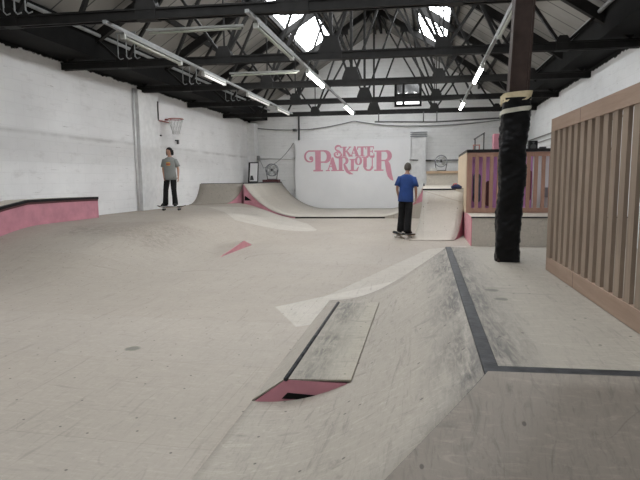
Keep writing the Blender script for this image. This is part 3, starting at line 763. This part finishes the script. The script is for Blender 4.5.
L.arcs(359.6, 160.5, 2.5, 3.7, 90, 270, .9, 2.4).arcs(359.6, 160.5, 2.5, 3.7, -90, 90, .9, 2.4); L.done()
L = Letter()  # U
L.rect(364.4, 157, 367.9, 167).rect(362.8, 156.6, 369.4, 157.7).rect(372.8, 157, 373.9, 167).rect(371.3, 156.6, 375.2, 157.7)
L.arcs(369.6, 166.2, 3.7, 3.7, 180, 0, 2.6, 1.6); L.done()
L = Letter()  # R with long tail
L.rect(377.5, 151.4, 382.3, 170.2).rect(375.4, 150.8, 386.5, 152.1).rect(375.2, 169.3, 384.4, 170.6).arcs(386.2, 156.0, 4.2, 4.6, -93, 93, 1.2, 4.4).rect(382, 159.9, 386.6, 161.2)
L.stroke([(386.9, 160.4), (388.6, 165), (389.4, 170), (390.6, 175), (392.2, 178), (394.0, 180.2)], [3.0, 5.0, 5.2, 4.6, 3.2, .6]); L.done()
L = Letter()  # S
L.arcs(339.7, 148.1, 3.0, 2.5, -25, -230, 1.0, 1.9).stroke([(337.6, 149.8), (339.8, 151.2), (342.0, 152.8)], [1.6, 2.6, 1.8]).arcs(339.2, 154.1, 3.4, 2.9, -20, 205, 1.8, 1.9).arcs(337.4, 153.6, 1.4, 1.6, 190, 380, 1.0, 1.1).dot(338.6, 153.9, .9).dot(342.3, 147.2, .8); L.done()
L = Letter()  # K
L.rect(344.2, 147, 346.9, 156).rect(343.3, 146.6, 348.0, 147.5).rect(343.3, 155.4, 348.0, 156.2).stroke([(351.3, 147.2), (347, 151.6)], 1.0).rect(349.8, 146.6, 352.6, 147.4).stroke([(347.6, 150.6), (351.6, 156)], [1.6, 2.4]).rect(349.8, 155.5, 353.4, 156.3); L.done()
L = Letter()  # A
L.poly([(355.2, 146.2), (356.6, 146.2), (360.2, 156), (357, 156), (354.6, 148.6)]).stroke([(355.6, 147), (352.6, 156)], .9).rect(353.6, 152.6, 358, 153.4).rect(351.6, 155.4, 354.4, 156.2).rect(356, 155.4, 361, 156.2); L.done()
L = Letter()  # T
L.rect(361.9, 147, 364.6, 156).rect(358.6, 146.6, 367.0, 147.7).poly([(358.4, 146.6), (359.4, 146.6), (359.2, 149.6), (358.2, 149.6)]).poly([(366.2, 146.6), (367.2, 146.6), (367.5, 149.6), (366.7, 149.6)]).rect(360.8, 155.4, 365.7, 156.2); L.done()
L = Letter()  # E
L.rect(368.4, 147, 371.2, 156.4).rect(367.4, 146.6, 374.6, 147.6).rect(371, 151, 373.4, 151.9).rect(367.4, 155.6, 375.4, 156.6).poly([(373.8, 146.6), (374.8, 146.6), (375.1, 149.4), (374.4, 149.4)]).rect(373, 149.9, 373.9, 153).poly([(374.4, 153.6), (375.2, 153.3), (375.8, 156.6), (374.6, 156.6)]); L.done()

# ------------------------------------------------------------------ back wall services
def pipe(pts, r, mat, lab, name='pipe', cat='pipe', group=None):
    return tag(MB().tube(pts, r, 8).build(name, M[mat], smooth=True), lab, cat, group)
def BW(x, z, d=.06): return (x, YB + SK * x - d, z)
pipe([BW(-7.6, 2.40), BW(-5.9, 2.38)], .035, 'pipe_white', 'white horizontal pipe on the back wall left of the mural board')
pipe([BW(.07, 2.20), BW(3.6, 2.20)], .04, 'cable', 'grey horizontal pipe on the back wall right of the white pier')
pipe([BW(-5.70, 4.45), BW(-5.70, 3.22)], .04, 'dark_pipe', 'dark vertical pipe above the left corner of the mural board')
pipe([BW(-.66, 3.1, .20), BW(-.66, 2.24, .20), BW(-.50, 2.22, .40), BW(.3, 2.20, .10)], .025, 'dark_pipe', 'black pipe dropping beside the right edge of the mural board')
pipe([(-1.9, 20.55, 3.60), (.4, 20.6, 3.53), (2.9, 20.75, 3.62)], .03, 'dark_pipe', 'dark sagging rail slung below the farthest truss')
for x, z, lab in ((-1.75, 3.60, 'left'), (-.05, 3.545, 'middle'), (.45, 3.535, 'right')):
    pipe([(x, 20.57, z), (x, 20.7 + SK * x, 3.93)], .02, 'dark_pipe', lab + ' hanging rod holding the dark sagging rail under the farthest truss', 'hanger_rod', 'rod', 'hanger rods of the sagging rail')
def sag(a, b, n, dip): return [tuple(Vector(a).lerp(Vector(b), i / n) - Vector((0, 0, dip * 4 * (i / n) * (1 - i / n)))) for i in range(n + 1)]
pipe(sag(BW(-7.7, 3.80), BW(-5.3, 3.70), 8, .05) + sag(BW(-5.2, 3.70), BW(-3.2, 4.02), 6, .04) + sag(BW(-3.1, 4.02), BW(-.8, 3.75), 8, .05) + sag(BW(-.6, 3.75), BW(3.8, 4.0), 8, .1), .022, 'cable', 'loose grey cable draped along the back wall above the mural board', 'cable', 'cable')
pipe(sag(BW(-5.95, 3.1, .09), BW(-7.3, 2.0, .09), 10, .22) + sag(BW(-7.4, 1.95, .09), BW(-7.62, 2.45, .09), 4, .0), .012, 'cable', 'thin cable looping down to the fan on the left platform', 'cable', 'cable')
tag(MB().box(-5.95, -5.80, 24.0, 24.2, 3.62, 3.72, SK).build('junction_box', M['dark_pipe']), 'small dark junction box above the mural board top left corner', 'box')
tag(MB().box(-7.75, -7.55, 23.95, 24.1, 2.30, 2.52, SK).build('junction_box', M['cable']), 'small grey junction box in the back left corner above the leaning board', 'box')
b = MB()
for k in range(3): b.box(-.62, .12, 23.85, 23.899, 3.24 + .09 * k, 3.275 + .09 * k, SK)
tag(b.build('vent_grille', M['fan_grey']), 'grey slatted vent at the top of the white pier on the back wall', 'vent')
pipe([(4.04, 11, 2.84), (4.04, 22.6, 2.84)], .022, 'cable', 'upper of two thin cables along the right wall', 'cable', 'cable')
pipe([(4.04, 12, 2.66), (4.04, 22.6, 2.66)], .018, 'cable', 'lower of two thin cables along the right wall', 'cable', 'cable')

# ------------------------------------------------------------------ fans, leaning board, bag
def fan(loc, r, lab, base_mat, rz=0):
    t = thing('drum_fan', lab, 'fan', loc, 0, 'fans at the back'); x, y, z = loc; c_ = z + r + .16
    ring = lambda rr, yy, n=28: [(x + rr * math.cos(2 * PI * k / n), yy, c_ + rr * math.sin(2 * PI * k / n)) for k in range(n)]
    b = MB()
    for yy in (y - .09, y + .09): b.tube(ring(r, yy), .018, 6, closed=True)
    for rr in (r * .66, r * .33): b.tube(ring(rr, y - .10), .005, 5, closed=True)
    for k in range(16):
        a = 2 * PI * k / 16; b.tube([(x + .05 * math.cos(a), y - .11, c_ + .05 * math.sin(a)), (x + r * math.cos(a), y - .09, c_ + r * math.sin(a))], .004, 5)
    b.build('guard', M['fan_grey'], t)
    for k in range(4):
        a = 2 * PI * k / 4 + .5
        P = lambda rr, da, dy: (x + rr * math.cos(a + da), y + dy, c_ + rr * math.sin(a + da))
        MB().grid([[P(.05, -.4, .03), P(r * .85, -.05, .05)], [P(.05, .2, .0), P(r * .88, .35, .0)], [P(.05, .8, -.03), P(r * .8, .7, -.04)]]).build('blade', M['white_metal'], t, solid=.004)
    MB().disc((x, y, c_), (0, 1, 0), .05, .16, 14).build('motor_hub', M['dark_pipe'], t)
    b = MB()
    for s in (-1, 1): b.bar((x + s * (r + .01), y, c_), (x + s * r * .8, y, z + .02), .025, .03)
    b.bar((x - r * .85, y, z + .016), (x + r * .85, y, z + .016), .16, .03); b.build('stand', M[base_mat], t)
fan((-6.78, 22.95, HT + .142), .27, 'round caged fan on a maroon case on the back left platform', 'dark_pipe')
tag(MB().box(-7.18, -6.45, 22.75, 23.15, HT + .001, HT + .14).build('storage_case', M['maroon'], bevel=.01), 'long maroon case under the fan on the back left platform', 'case')
t = thing('leaning_frame', 'white sheet in a black frame leaning on the back left corner', 'frame', (-7.5, 22.4, HT))
MB().prism([(-7.72, 22.3, HT + .002), (-7.26, 22.3, HT + .002), (-7.26, 22.5, HT + .92), (-7.72, 22.5, HT + .92)], (0, .03, 0)).build('frame', M['black'], t)
MB().prism([(-7.64, 22.31, HT + .07), (-7.29, 22.31, HT + .07), (-7.29, 22.482, HT + .87), (-7.64, 22.482, HT + .87)], (0, -.004, 0)).build('sheet', M['board'], t)
MB().prism([(-7.62, 22.317, HT + .12), (-7.44, 22.317, HT + .12), (-7.50, 22.363, HT + .32), (-7.6, 22.363, HT + .32)], (0, -.008, 0)).build('dark_mark', M['dark_pipe'], t)
fan((.64, 20.85, 1.682), .22, 'round caged fan on the plywood shelf right of the white pier', 'dark_pipe')
tag(MB().box(.22, .48, 20.7, 21.0, 1.682, 1.80).build('case', M['white_metal'], bevel=.01), 'small pale case beside the fan on the plywood shelf', 'case')
b = MB()
b.ball((.79, 13.40, HR + .062), (.105, .07, .06)).ball((.72, 13.38, HR + .05), (.06, .06, .048)).ball((.87, 13.42, HR + .045), (.06, .06, .044))
bag = tag(b.build('bag', M['navy'], smooth=True), 'small dark blue bag on the platform edge above the right quarter pipe', 'bag')
MB().tube([(.70, 13.36, HR + .07), (.73, 13.34, HR + .13), (.80, 13.34, HR + .13)], .012).build('strap', M['red'], bag)

# ------------------------------------------------------------------ basketball hoop
hp = thing('basketball_hoop', 'basketball hoop with white backboard and net on the left wall', 'basketball hoop', (XL, 15.5, 3.3))
MB().box(XL + .10, XL + .13, 14.75, 15.75, 3.24, 3.76).build('backboard', M['board'], hp)
MB().box(XL + .09, XL + .14, 14.66, 14.75, 3.22, 3.78).build('frame_edge', M['dark_pipe'], hp)
MB().box(XL + .09, XL + .14, 14.75, 15.5, 3.215, 3.24).build('frame_edge', M['hoop_red'], hp)
b = MB(); b.box(XL + .005, XL + .10, 14.95, 15.03, 3.3, 3.7); b.box(XL + .005, XL + .10, 15.45, 15.53, 3.3, 3.7); b.build('bracket', M['dark_pipe'], hp)
hx, hy, hz, hr = XL + .13 + .10 + .225, 15.2, 3.30, .225
MB().tube([(hx + hr * math.cos(2 * PI * k / 24), hy + hr * math.sin(2 * PI * k / 24), hz) for k in range(24)], .016, 6, closed=True).build('rim', M['hoop_red'], hp)
MB().box(XL + .13, XL + .26, 15.12, 15.28, hz - .03, hz + .015).build('rim_mount', M['hoop_red'], hp)
b = MB()
for k in range(12):
    for sgn in (-1, 1):
        pts = []
        for i in range(7):
            u = i / 6; rr = hr * (1 - .5 * min(1, u * 1.2)); a = 2 * PI * (k + sgn * u * 1.5) / 12
            pts.append((hx + rr * math.cos(a), hy + rr * math.sin(a), hz - .46 * u))
        b.tube(pts, .006, 4)
b.build('net', M['net'], hp)
tag(MB().box(XL, XL + .12, 16.0, 16.06, 2.70, 2.74).box(XL + .06, XL + .12, 16.0, 16.06, 2.60, 2.72).build('wall_hook', M['dark_pipe']), 'small dark hook on the left wall below the hoop net', 'hook')
tag(MB().box(XL, XL + .05, 15.0, 15.06, 2.78, 2.82).build('wall_bolt', M['dark_pipe']), 'tiny dark bolt on the left wall between hoop and skater', 'bolt')

# ------------------------------------------------------------------ skateboards and skaters
def skateboard(loc, rz, lab, wheel='wheel'):
    t = thing('skateboard', lab, 'skateboard', loc, rz, 'skateboards')
    def add(mb, nm, mt, sm_=False): 
        o = mb.build(nm, mt, None, sm_, solid=.010 if nm == 'deck' else 0); o.parent = t; return o
    rows = []
    for i in range(17):
        u = -1 + 2 * i / 16; x = u * .40; w_ = .10 * (1 - max(0, (abs(u) - .72) / .28) ** 2.2 * .92); z = .095 + max(0, abs(u) - .66) ** 1.3 * .16
        rows.append([(x, w_ * k / 3, z + abs(k / 3) ** 2 * .006) for k in range(-3, 4)])
    add(MB().grid(rows), 'deck', M['grip'], True)
    add(MB().grid([[(x, y, z - .011) for x, y, z in r] for r in rows]), 'underside', M['maple'], True)
    for s in (-1, 1):
        b = MB().box(s * .215 - .03, s * .215 + .03, -.03, .03, .06, .088).tube([(s * .215, -.075, .045), (s * .215, .075, .045)], .012)
        b.box(s * .215 - .012, s * .215 + .012, -.015, .015, .04, .065)
        tk = add(b, 'truck', M['white_metal'])
        for q in (-1, 1): add(MB().disc((s * .215, q * .088, .028), (0, 1, 0), .028, .034, 16), 'wheel', M[wheel])
    return t

def ell_loft(mb, rings, n=20, cap=(True, True), fold=0.0):
    R_ = []
    for i, (c, rx, ry) in enumerate(rings):
        c = Vector(c); row = []
        for k in range(n):
            a = 2 * PI * k / n; w_ = 1 + fold * math.sin(a * 5 + i * 1.7)
            row.append(mb.bm.verts.new(c + Vector((rx * w_ * math.cos(a), ry * w_ * math.sin(a), 0))))
        R_.append(row)
    for A, B in zip(R_, R_[1:]):
        for k in range(n): mb.bm.faces.new((A[k], A[(k + 1) % n], B[(k + 1) % n], B[k]))
    if cap[0]: mb.bm.faces.new(R_[0][::-1])
    if cap[1]: mb.bm.faces.new(R_[-1])
    return mb

def limb(a, b, c, n=5):
    """points a-b-c with a soft bend"""
    a, b, c = Vector(a), Vector(b), Vector(c)
    return [a, a.lerp(b, .5), b.lerp(a, .15), b.lerp(c, .15), b.lerp(c, .55), c]

def person(name, lab, loc, rz, scale, J, mats, hair_long, prnt=False, head_rot=(0, 0)):
    t = thing(name, lab, 'person', loc, rz); t.scale = (scale,) * 3
    nodes, edges = [], []
    def nd(p, r, link=None, rt=False):
        nodes.append((Vector(p), r, rt)); 
        if link is not None: edges.append((link, len(nodes) - 1))
        return len(nodes) - 1
    pel = nd((0, 0, .93), (.115, .09), None, True)
    wst = nd((0, .0, 1.08), (.11, .085), pel); ch = nd((0, .0, 1.27), (.13, .095), wst); up = nd((0, .01, 1.39), (.085, .07), ch)
    nk = nd((0, .01, 1.47), (.052, .052), up); hb = nd((0, -.005, 1.56), (.05, .055), nk)
    for s in ('L', 'R'):
        j = J[s]; sh = nd(j['sh'], (.052, .052), up); pts = limb(j['sh'], j['el'], j['wr']); rs = [0, .045, .038, .036, .033, .025]; last = sh
        for p, r in list(zip(pts, rs))[1:]: last = nd(p, (r, r), last)
        wr, el = Vector(j['wr']), Vector(j['el']); d = (wr - el).normalized(); d = (d + Vector((0, 0, -.6))).normalized()
        side = Vector((0, 1, 0)) if abs(d.y) < .8 else Vector((1, 0, 0)); side = (side - d * side.dot(d)).normalized()
        inn = d.cross(side).normalized() * (1 if (d.cross(side)).x * (wr.x) < 0 else -1)
        palm = nd(wr + d * .05, (.016, .034), last); k_ = nd(wr + d * .085, (.014, .036), palm)
        for f, ln in zip((-1.5, -.5, .5, 1.5), (.062, .075, .080, .068)):   # little, ring, middle, index towards the front
            base = wr + d * .092 - side * f * .018; a = nd(base, (.0085, .0085), k_)
            m_ = nd(base + d * ln * .55 + inn * .006, (.008, .008), a); nd(base + d * ln * .92 + inn * .026, (.007, .007), m_)
        tb = wr + d * .03 - side * .032; a = nd(tb, (.011, .011), last); m_ = nd(tb + d * .03 - side * .018 + inn * .012, (.0095, .0095), a); nd(tb + d * .06 - side * .018 + inn * .026, (.008, .008), m_)
        hp_ = nd(j['hip'], (.085, .085), pel); pts = limb(j['hip'], j['kn'], j['an']); rs = [0, .072, .056, .054, .050, .036]; last = hp_
        for p, r in list(zip(pts, rs))[1:]: last = nd(p, (r, r), last)
        to = Vector(j['an']) + Vector(j['toe']) * .15 + Vector((0, 0, -.05)); nd(to, (.034, .025), last)
    me = bpy.data.meshes.new('tmp'); me.from_pydata([tuple(n_[0]) for n_ in nodes], edges, [])
    o = bpy.data.objects.new('tmp', me); COL.objects.link(o)
    md = o.modifiers.new('skin', 'SKIN'); md.use_smooth_shade = True
    bm = bmesh.new(); bm.from_mesh(me); ly = bm.verts.layers.skin.verify(); bm.verts.ensure_lookup_table()
    for v, n_ in zip(bm.verts, nodes): v[ly].radius = n_[1]; v[ly].use_root = n_[2]
    bm.to_mesh(me); bm.free()
    ss = o.modifiers.new('ss', 'SUBSURF'); ss.levels = 1; ss.render_levels = 1
    bpy.context.view_layer.update()
    ev = o.evaluated_get(bpy.context.evaluated_depsgraph_get()); em = bpy.data.meshes.new_from_object(ev)
    B = MB(); B.bm.from_mesh(em); COL.objects.unlink(o); bpy.data.objects.remove(o); bpy.data.meshes.remove(me)
    # head
    yaw, tilt = head_rot; HC = Vector((0, -.012, 1.605)); RM = Matrix.Rotation(math.radians(yaw), 3, 'Z') @ Matrix.Rotation(math.radians(tilt), 3, 'X')
    def hd(p):
        q = Vector(p) - HC; x, y, z = q.x / .075, q.y / .095, q.z / .115
        if z < 0: q.x *= 1 - .28 * z * z; q.y *= 1 - .12 * z * z          # jaw
        if y < -.55:
            nose = math.exp(-((x / .16) ** 2)) * math.exp(-(((z + .12) / .22) ** 2)); q.y -= .020 * nose
            q.y += .010 * math.exp(-(((abs(x) - .38) / .18) ** 2)) * math.exp(-(((z - .10) / .12) ** 2))   # eye sockets
            q.y -= .006 * math.exp(-((z - .32) / .12) ** 2)                                              # brow
            q.y -= .007 * math.exp(-(x / .25) ** 2) * math.exp(-((z + .52) / .08) ** 2)                      # lips
            q.y -= .008 * math.exp(-(x / .3) ** 2) * math.exp(-((z + .85) / .14) ** 2)                       # chin
        return HC + RM @ q
    B.ball(HC, (.075, .095, .115), 28, 20, hd)
    for s in (-1, 1): B.ball(HC + Vector((s * .076, .008, -.01)), (.011, .020, .030), 10, 8, lambda p: HC + RM @ (Vector(p) - HC))
    def add(mb, nm, mt, smooth=True, solid=0):
        o2 = mb.build(nm, mt, None, smooth, 0, solid); o2.parent = t; return o2
    add(B, 'body', mats['skin'])
    hf = lambda p: HC + RM @ (Vector(p) - HC)
    for s in (-1, 1): add(MB().ball(HC + Vector((s * .029, -.083, .012)), (.012, .008, .007), 10, 8, hf), 'eye', M['eye'])
    add(MB().ball(HC + Vector((0, -.092, -.060)), (.024, .006, .006), 10, 8, hf), 'mouth', M['lip'])
    # hair
    hb_ = MB()
    def hair(p):
        q = Vector(p) - HC
        front = -q.y / .1
        lim = (.045 if front > .35 else (-.03 if front > -.1 else (-.115 if not hair_long else -.16)))
        if q.z < lim: q.z = lim
        if front > .5 and q.z < .06: q.y *= .86
        return HC + RM @ q
    hb_.ball(HC + Vector((0, .008, .018)), (.086, .103, .112) if not hair_long else (.092, .106, .114), 26, 18, hair); add(hb_, 'hair', mats['hair'])
    if hair_long:
        lk = MB()
        for s in (-1, 1):
            for k, yy in enumerate((-.01, .03, .06)):
                lk.tube([hf(HC + Vector((s * .078, yy, .05))), hf(HC + Vector((s * .090, yy + .005, -.04))), hf(HC + Vector((s * .084, yy + .01, -.12 + .01 * k)))], [.020, .020, .006], 8)
        add(lk, 'hair', mats['hair'])
    # t-shirt with sleeves
    T = MB()
    ell_loft(T, [((0, .0, .79), .19, .13), ((0, 0, .90), .182, .125), ((0, 0, 1.05), .168, .118), ((0, 0, 1.20), .178, .122), ((0, .0, 1.30), .188, .118), ((0, .005, 1.365), .182, .100), ((0, .01, 1.42), .135, .080), ((0, .01, 1.452), .072, .066)], 26, (False, False), .012)
    for s in ('L', 'R'):
        j = J[s]; sh, el = Vector(j['sh']), Vector(j['el'])
        T.tube([sh.lerp(Vector((0, 0, 1.36)), .35), sh, sh.lerp(el, .35), sh.lerp(el, .80)], [.062, .070, .073, .080], 14, False)
    add(T, 'tee_shirt', mats['tee'], True, .006)
    if prnt:
        for (x0, x1, z0, z1, mt) in ((-.06, .05, 1.268, 1.30, 'print_gold'), (-.07, .06, 1.225, 1.262, 'print_red'), (-.05, .05, 1.195, 1.215, 'print_gold')):
            add(MB().grid([[(x0 + (x1 - x0) * k / 6, -.131 + (abs(x0 + (x1 - x0) * k / 6) ** 2) * 2.2, z) for k in range(7)] for z in (z0, z1)]), 'shirt_print', M[mt], False, .002)
    # trousers
    lw = mats.get('lw', 1.0); T = MB(); ell_loft(T, [((0, 0, .98), .135, .105), ((0, 0, .92), .15, .115), ((0, 0, .84), .16, .12), ((0, 0, .79), .15, .11)], 24, (True, True))
    for s in ('L', 'R'):
        j = J[s]; h_, kn, an = Vector(j['hip']), Vector(j['kn']), Vector(j['an'])
        ell_loft(T, [(h_, .088, .10), (h_.lerp(kn, .5), .086 * (1 + lw) / 2, .092), (kn, .074 * lw, .078 * lw), (kn.lerp(an, .5), .073 * lw, .078 * lw), (kn.lerp(an, .85), .078 * lw, .082 * lw), (an + Vector((0, -.005, -.035)), .080 * lw, .088 * lw)], 18, (True, True), .03)
    add(T, 'trousers', mats['trousers'])
    for s in ('L', 'R'):
        j = J[s]; an = Vector(j['an']); d = Vector(j['toe']).normalized(); n_ = Vector((-d.y, d.x, 0)); ctr = an + d * .055; zz = an.z - .09
        B1, B2 = MB(), MB()
        def outl(w_, l_, z, k=18): return [ctr + d * l_ * math.cos(2 * PI * q / k) + n_ * w_ * math.sin(2 * PI * q / k) * (1 + .15 * math.cos(2 * PI * q / k)) + Vector((0, 0, z - ctr.z)) for q in range(k)]
        B2.prism(outl(.050, .142, zz), (0, 0, .024))
        def gr(levels):
            R_ = [[B1.bm.verts.new(p) for p in outl(w_, l_, z)] for w_, l_, z in levels]
            for A, C_ in zip(R_, R_[1:]):
                for k in range(len(A)): B1.bm.faces.new((A[k], A[(k + 1) % len(A)], C_[(k + 1) % len(A)], C_[k]))
            B1.bm.faces.new(R_[-1]); B1.bm.faces.new(R_[0][::-1])
        gr([(.047, .137, zz + .020), (.047, .134, zz + .05), (.042, .105, zz + .075), (.036, .065, zz + .11)])
        so = add(B1, 'shoe', M['shoe']); o3 = B2.build('sole', M['sole']); o3.parent = so
    return t

# figure in grey t-shirt by the left wall, one foot at each end of the board
LZ = bankz(-7.06, 13.75)
skateboard((-7.06, 13.75, LZ + .001), math.radians(14), 'dark skateboard under the feet of the person in the grey t-shirt', 'dark_pipe')
JA = {'R': dict(sh=(-.165, .01, 1.345), el=(-.215, .03, 1.12), wr=(-.175, -.05, .92), hip=(-.085, 0, .88), kn=(-.14, -.03, .49), an=(-.19, .03, .09), toe=(-.45, -1, 0)),
      'L': dict(sh=(.165, .01, 1.345), el=(.235, .03, 1.12), wr=(.25, -.03, .89), hip=(.085, 0, .88), kn=(.10, -.02, .49), an=(.12, -.01, .09), toe=(.25, -1, 0))}
person('person', 'person in grey printed t-shirt and black trousers standing on a skateboard by the left wall', (-7.06, 13.75, LZ + .106), math.radians(8), .965, JA,
       dict(skin=M['skin'], hair=M['hair'], tee=M['tee_grey'], trousers=M['trouser']), True, True, (-18, 0))
# figure in blue, seen from behind
BX, BY = -.455, 12.45
skateboard((BX, BY, .001), math.radians(-50), 'skateboard with pale wheels under the person in the blue t-shirt')
JB = {'R': dict(sh=(-.17, .01, 1.345), el=(-.235, .05, 1.11), wr=(-.235, -.06, .89), hip=(-.085, 0, .88), kn=(-.09, .02, .49), an=(-.10, .10, .09), toe=(-.5, -1, 0)),
      'L': dict(sh=(.17, .01, 1.345), el=(.225, .05, 1.11), wr=(.20, -.10, .90), hip=(.085, 0, .88), kn=(.09, -.08, .49), an=(.10, -.09, .09), toe=(.4, -1, 0))}
person('person', 'person in blue t-shirt and black trousers seen from behind in the hall centre', (BX, BY, .106), math.radians(172), .97, JB,
       dict(lw=1.15, skin=M['skin2'], hair=M['hair2'], tee=M['tee_blue'], trousers=M['trouser']), False, False, (8, 8)).rotation_euler.y = -.05

# ------------------------------------------------------------------ light from outside, camera, colour management
w = bpy.data.worlds.new('World'); S.world = w; w.use_nodes = True
w.node_tree.nodes['Background'].inputs[0].default_value = (.85, .92, 1, 1); w.node_tree.nodes['Background'].inputs[1].default_value = 1.0

cam = bpy.data.cameras.new('Camera'); co = bpy.data.objects.new('Camera', cam); COL.objects.link(co); S.camera = co
cam.sensor_width = 36; cam.lens = 520 / 640 * 36; cam.clip_start = .02; cam.clip_end = 200
yaw, pitch, roll = math.radians(11.2997), math.radians(-6.686), -.010
f = Vector((-math.sin(yaw) * math.cos(pitch), math.cos(yaw) * math.cos(pitch), math.sin(pitch)))
r = Vector((math.cos(yaw), math.sin(yaw), 0)); u = r.cross(f)
r2 = r * math.cos(roll) + u * math.sin(roll); u2 = -r * math.sin(roll) + u * math.cos(roll)
m = Matrix((r2, u2, -f)).transposed().to_4x4(); m.translation = (0, 0, 1.42); co.matrix_world = m
S.view_settings.view_transform = 'Standard'; S.view_settings.look = 'None'; S.view_settings.gamma = 1; S.view_settings.exposure = .06
S.view_settings.use_curve_mapping = False
S.cycles.max_bounces = 10; S.cycles.diffuse_bounces = 6; S.cycles.use_denoising = True
S.cycles.sample_clamp_indirect = 8
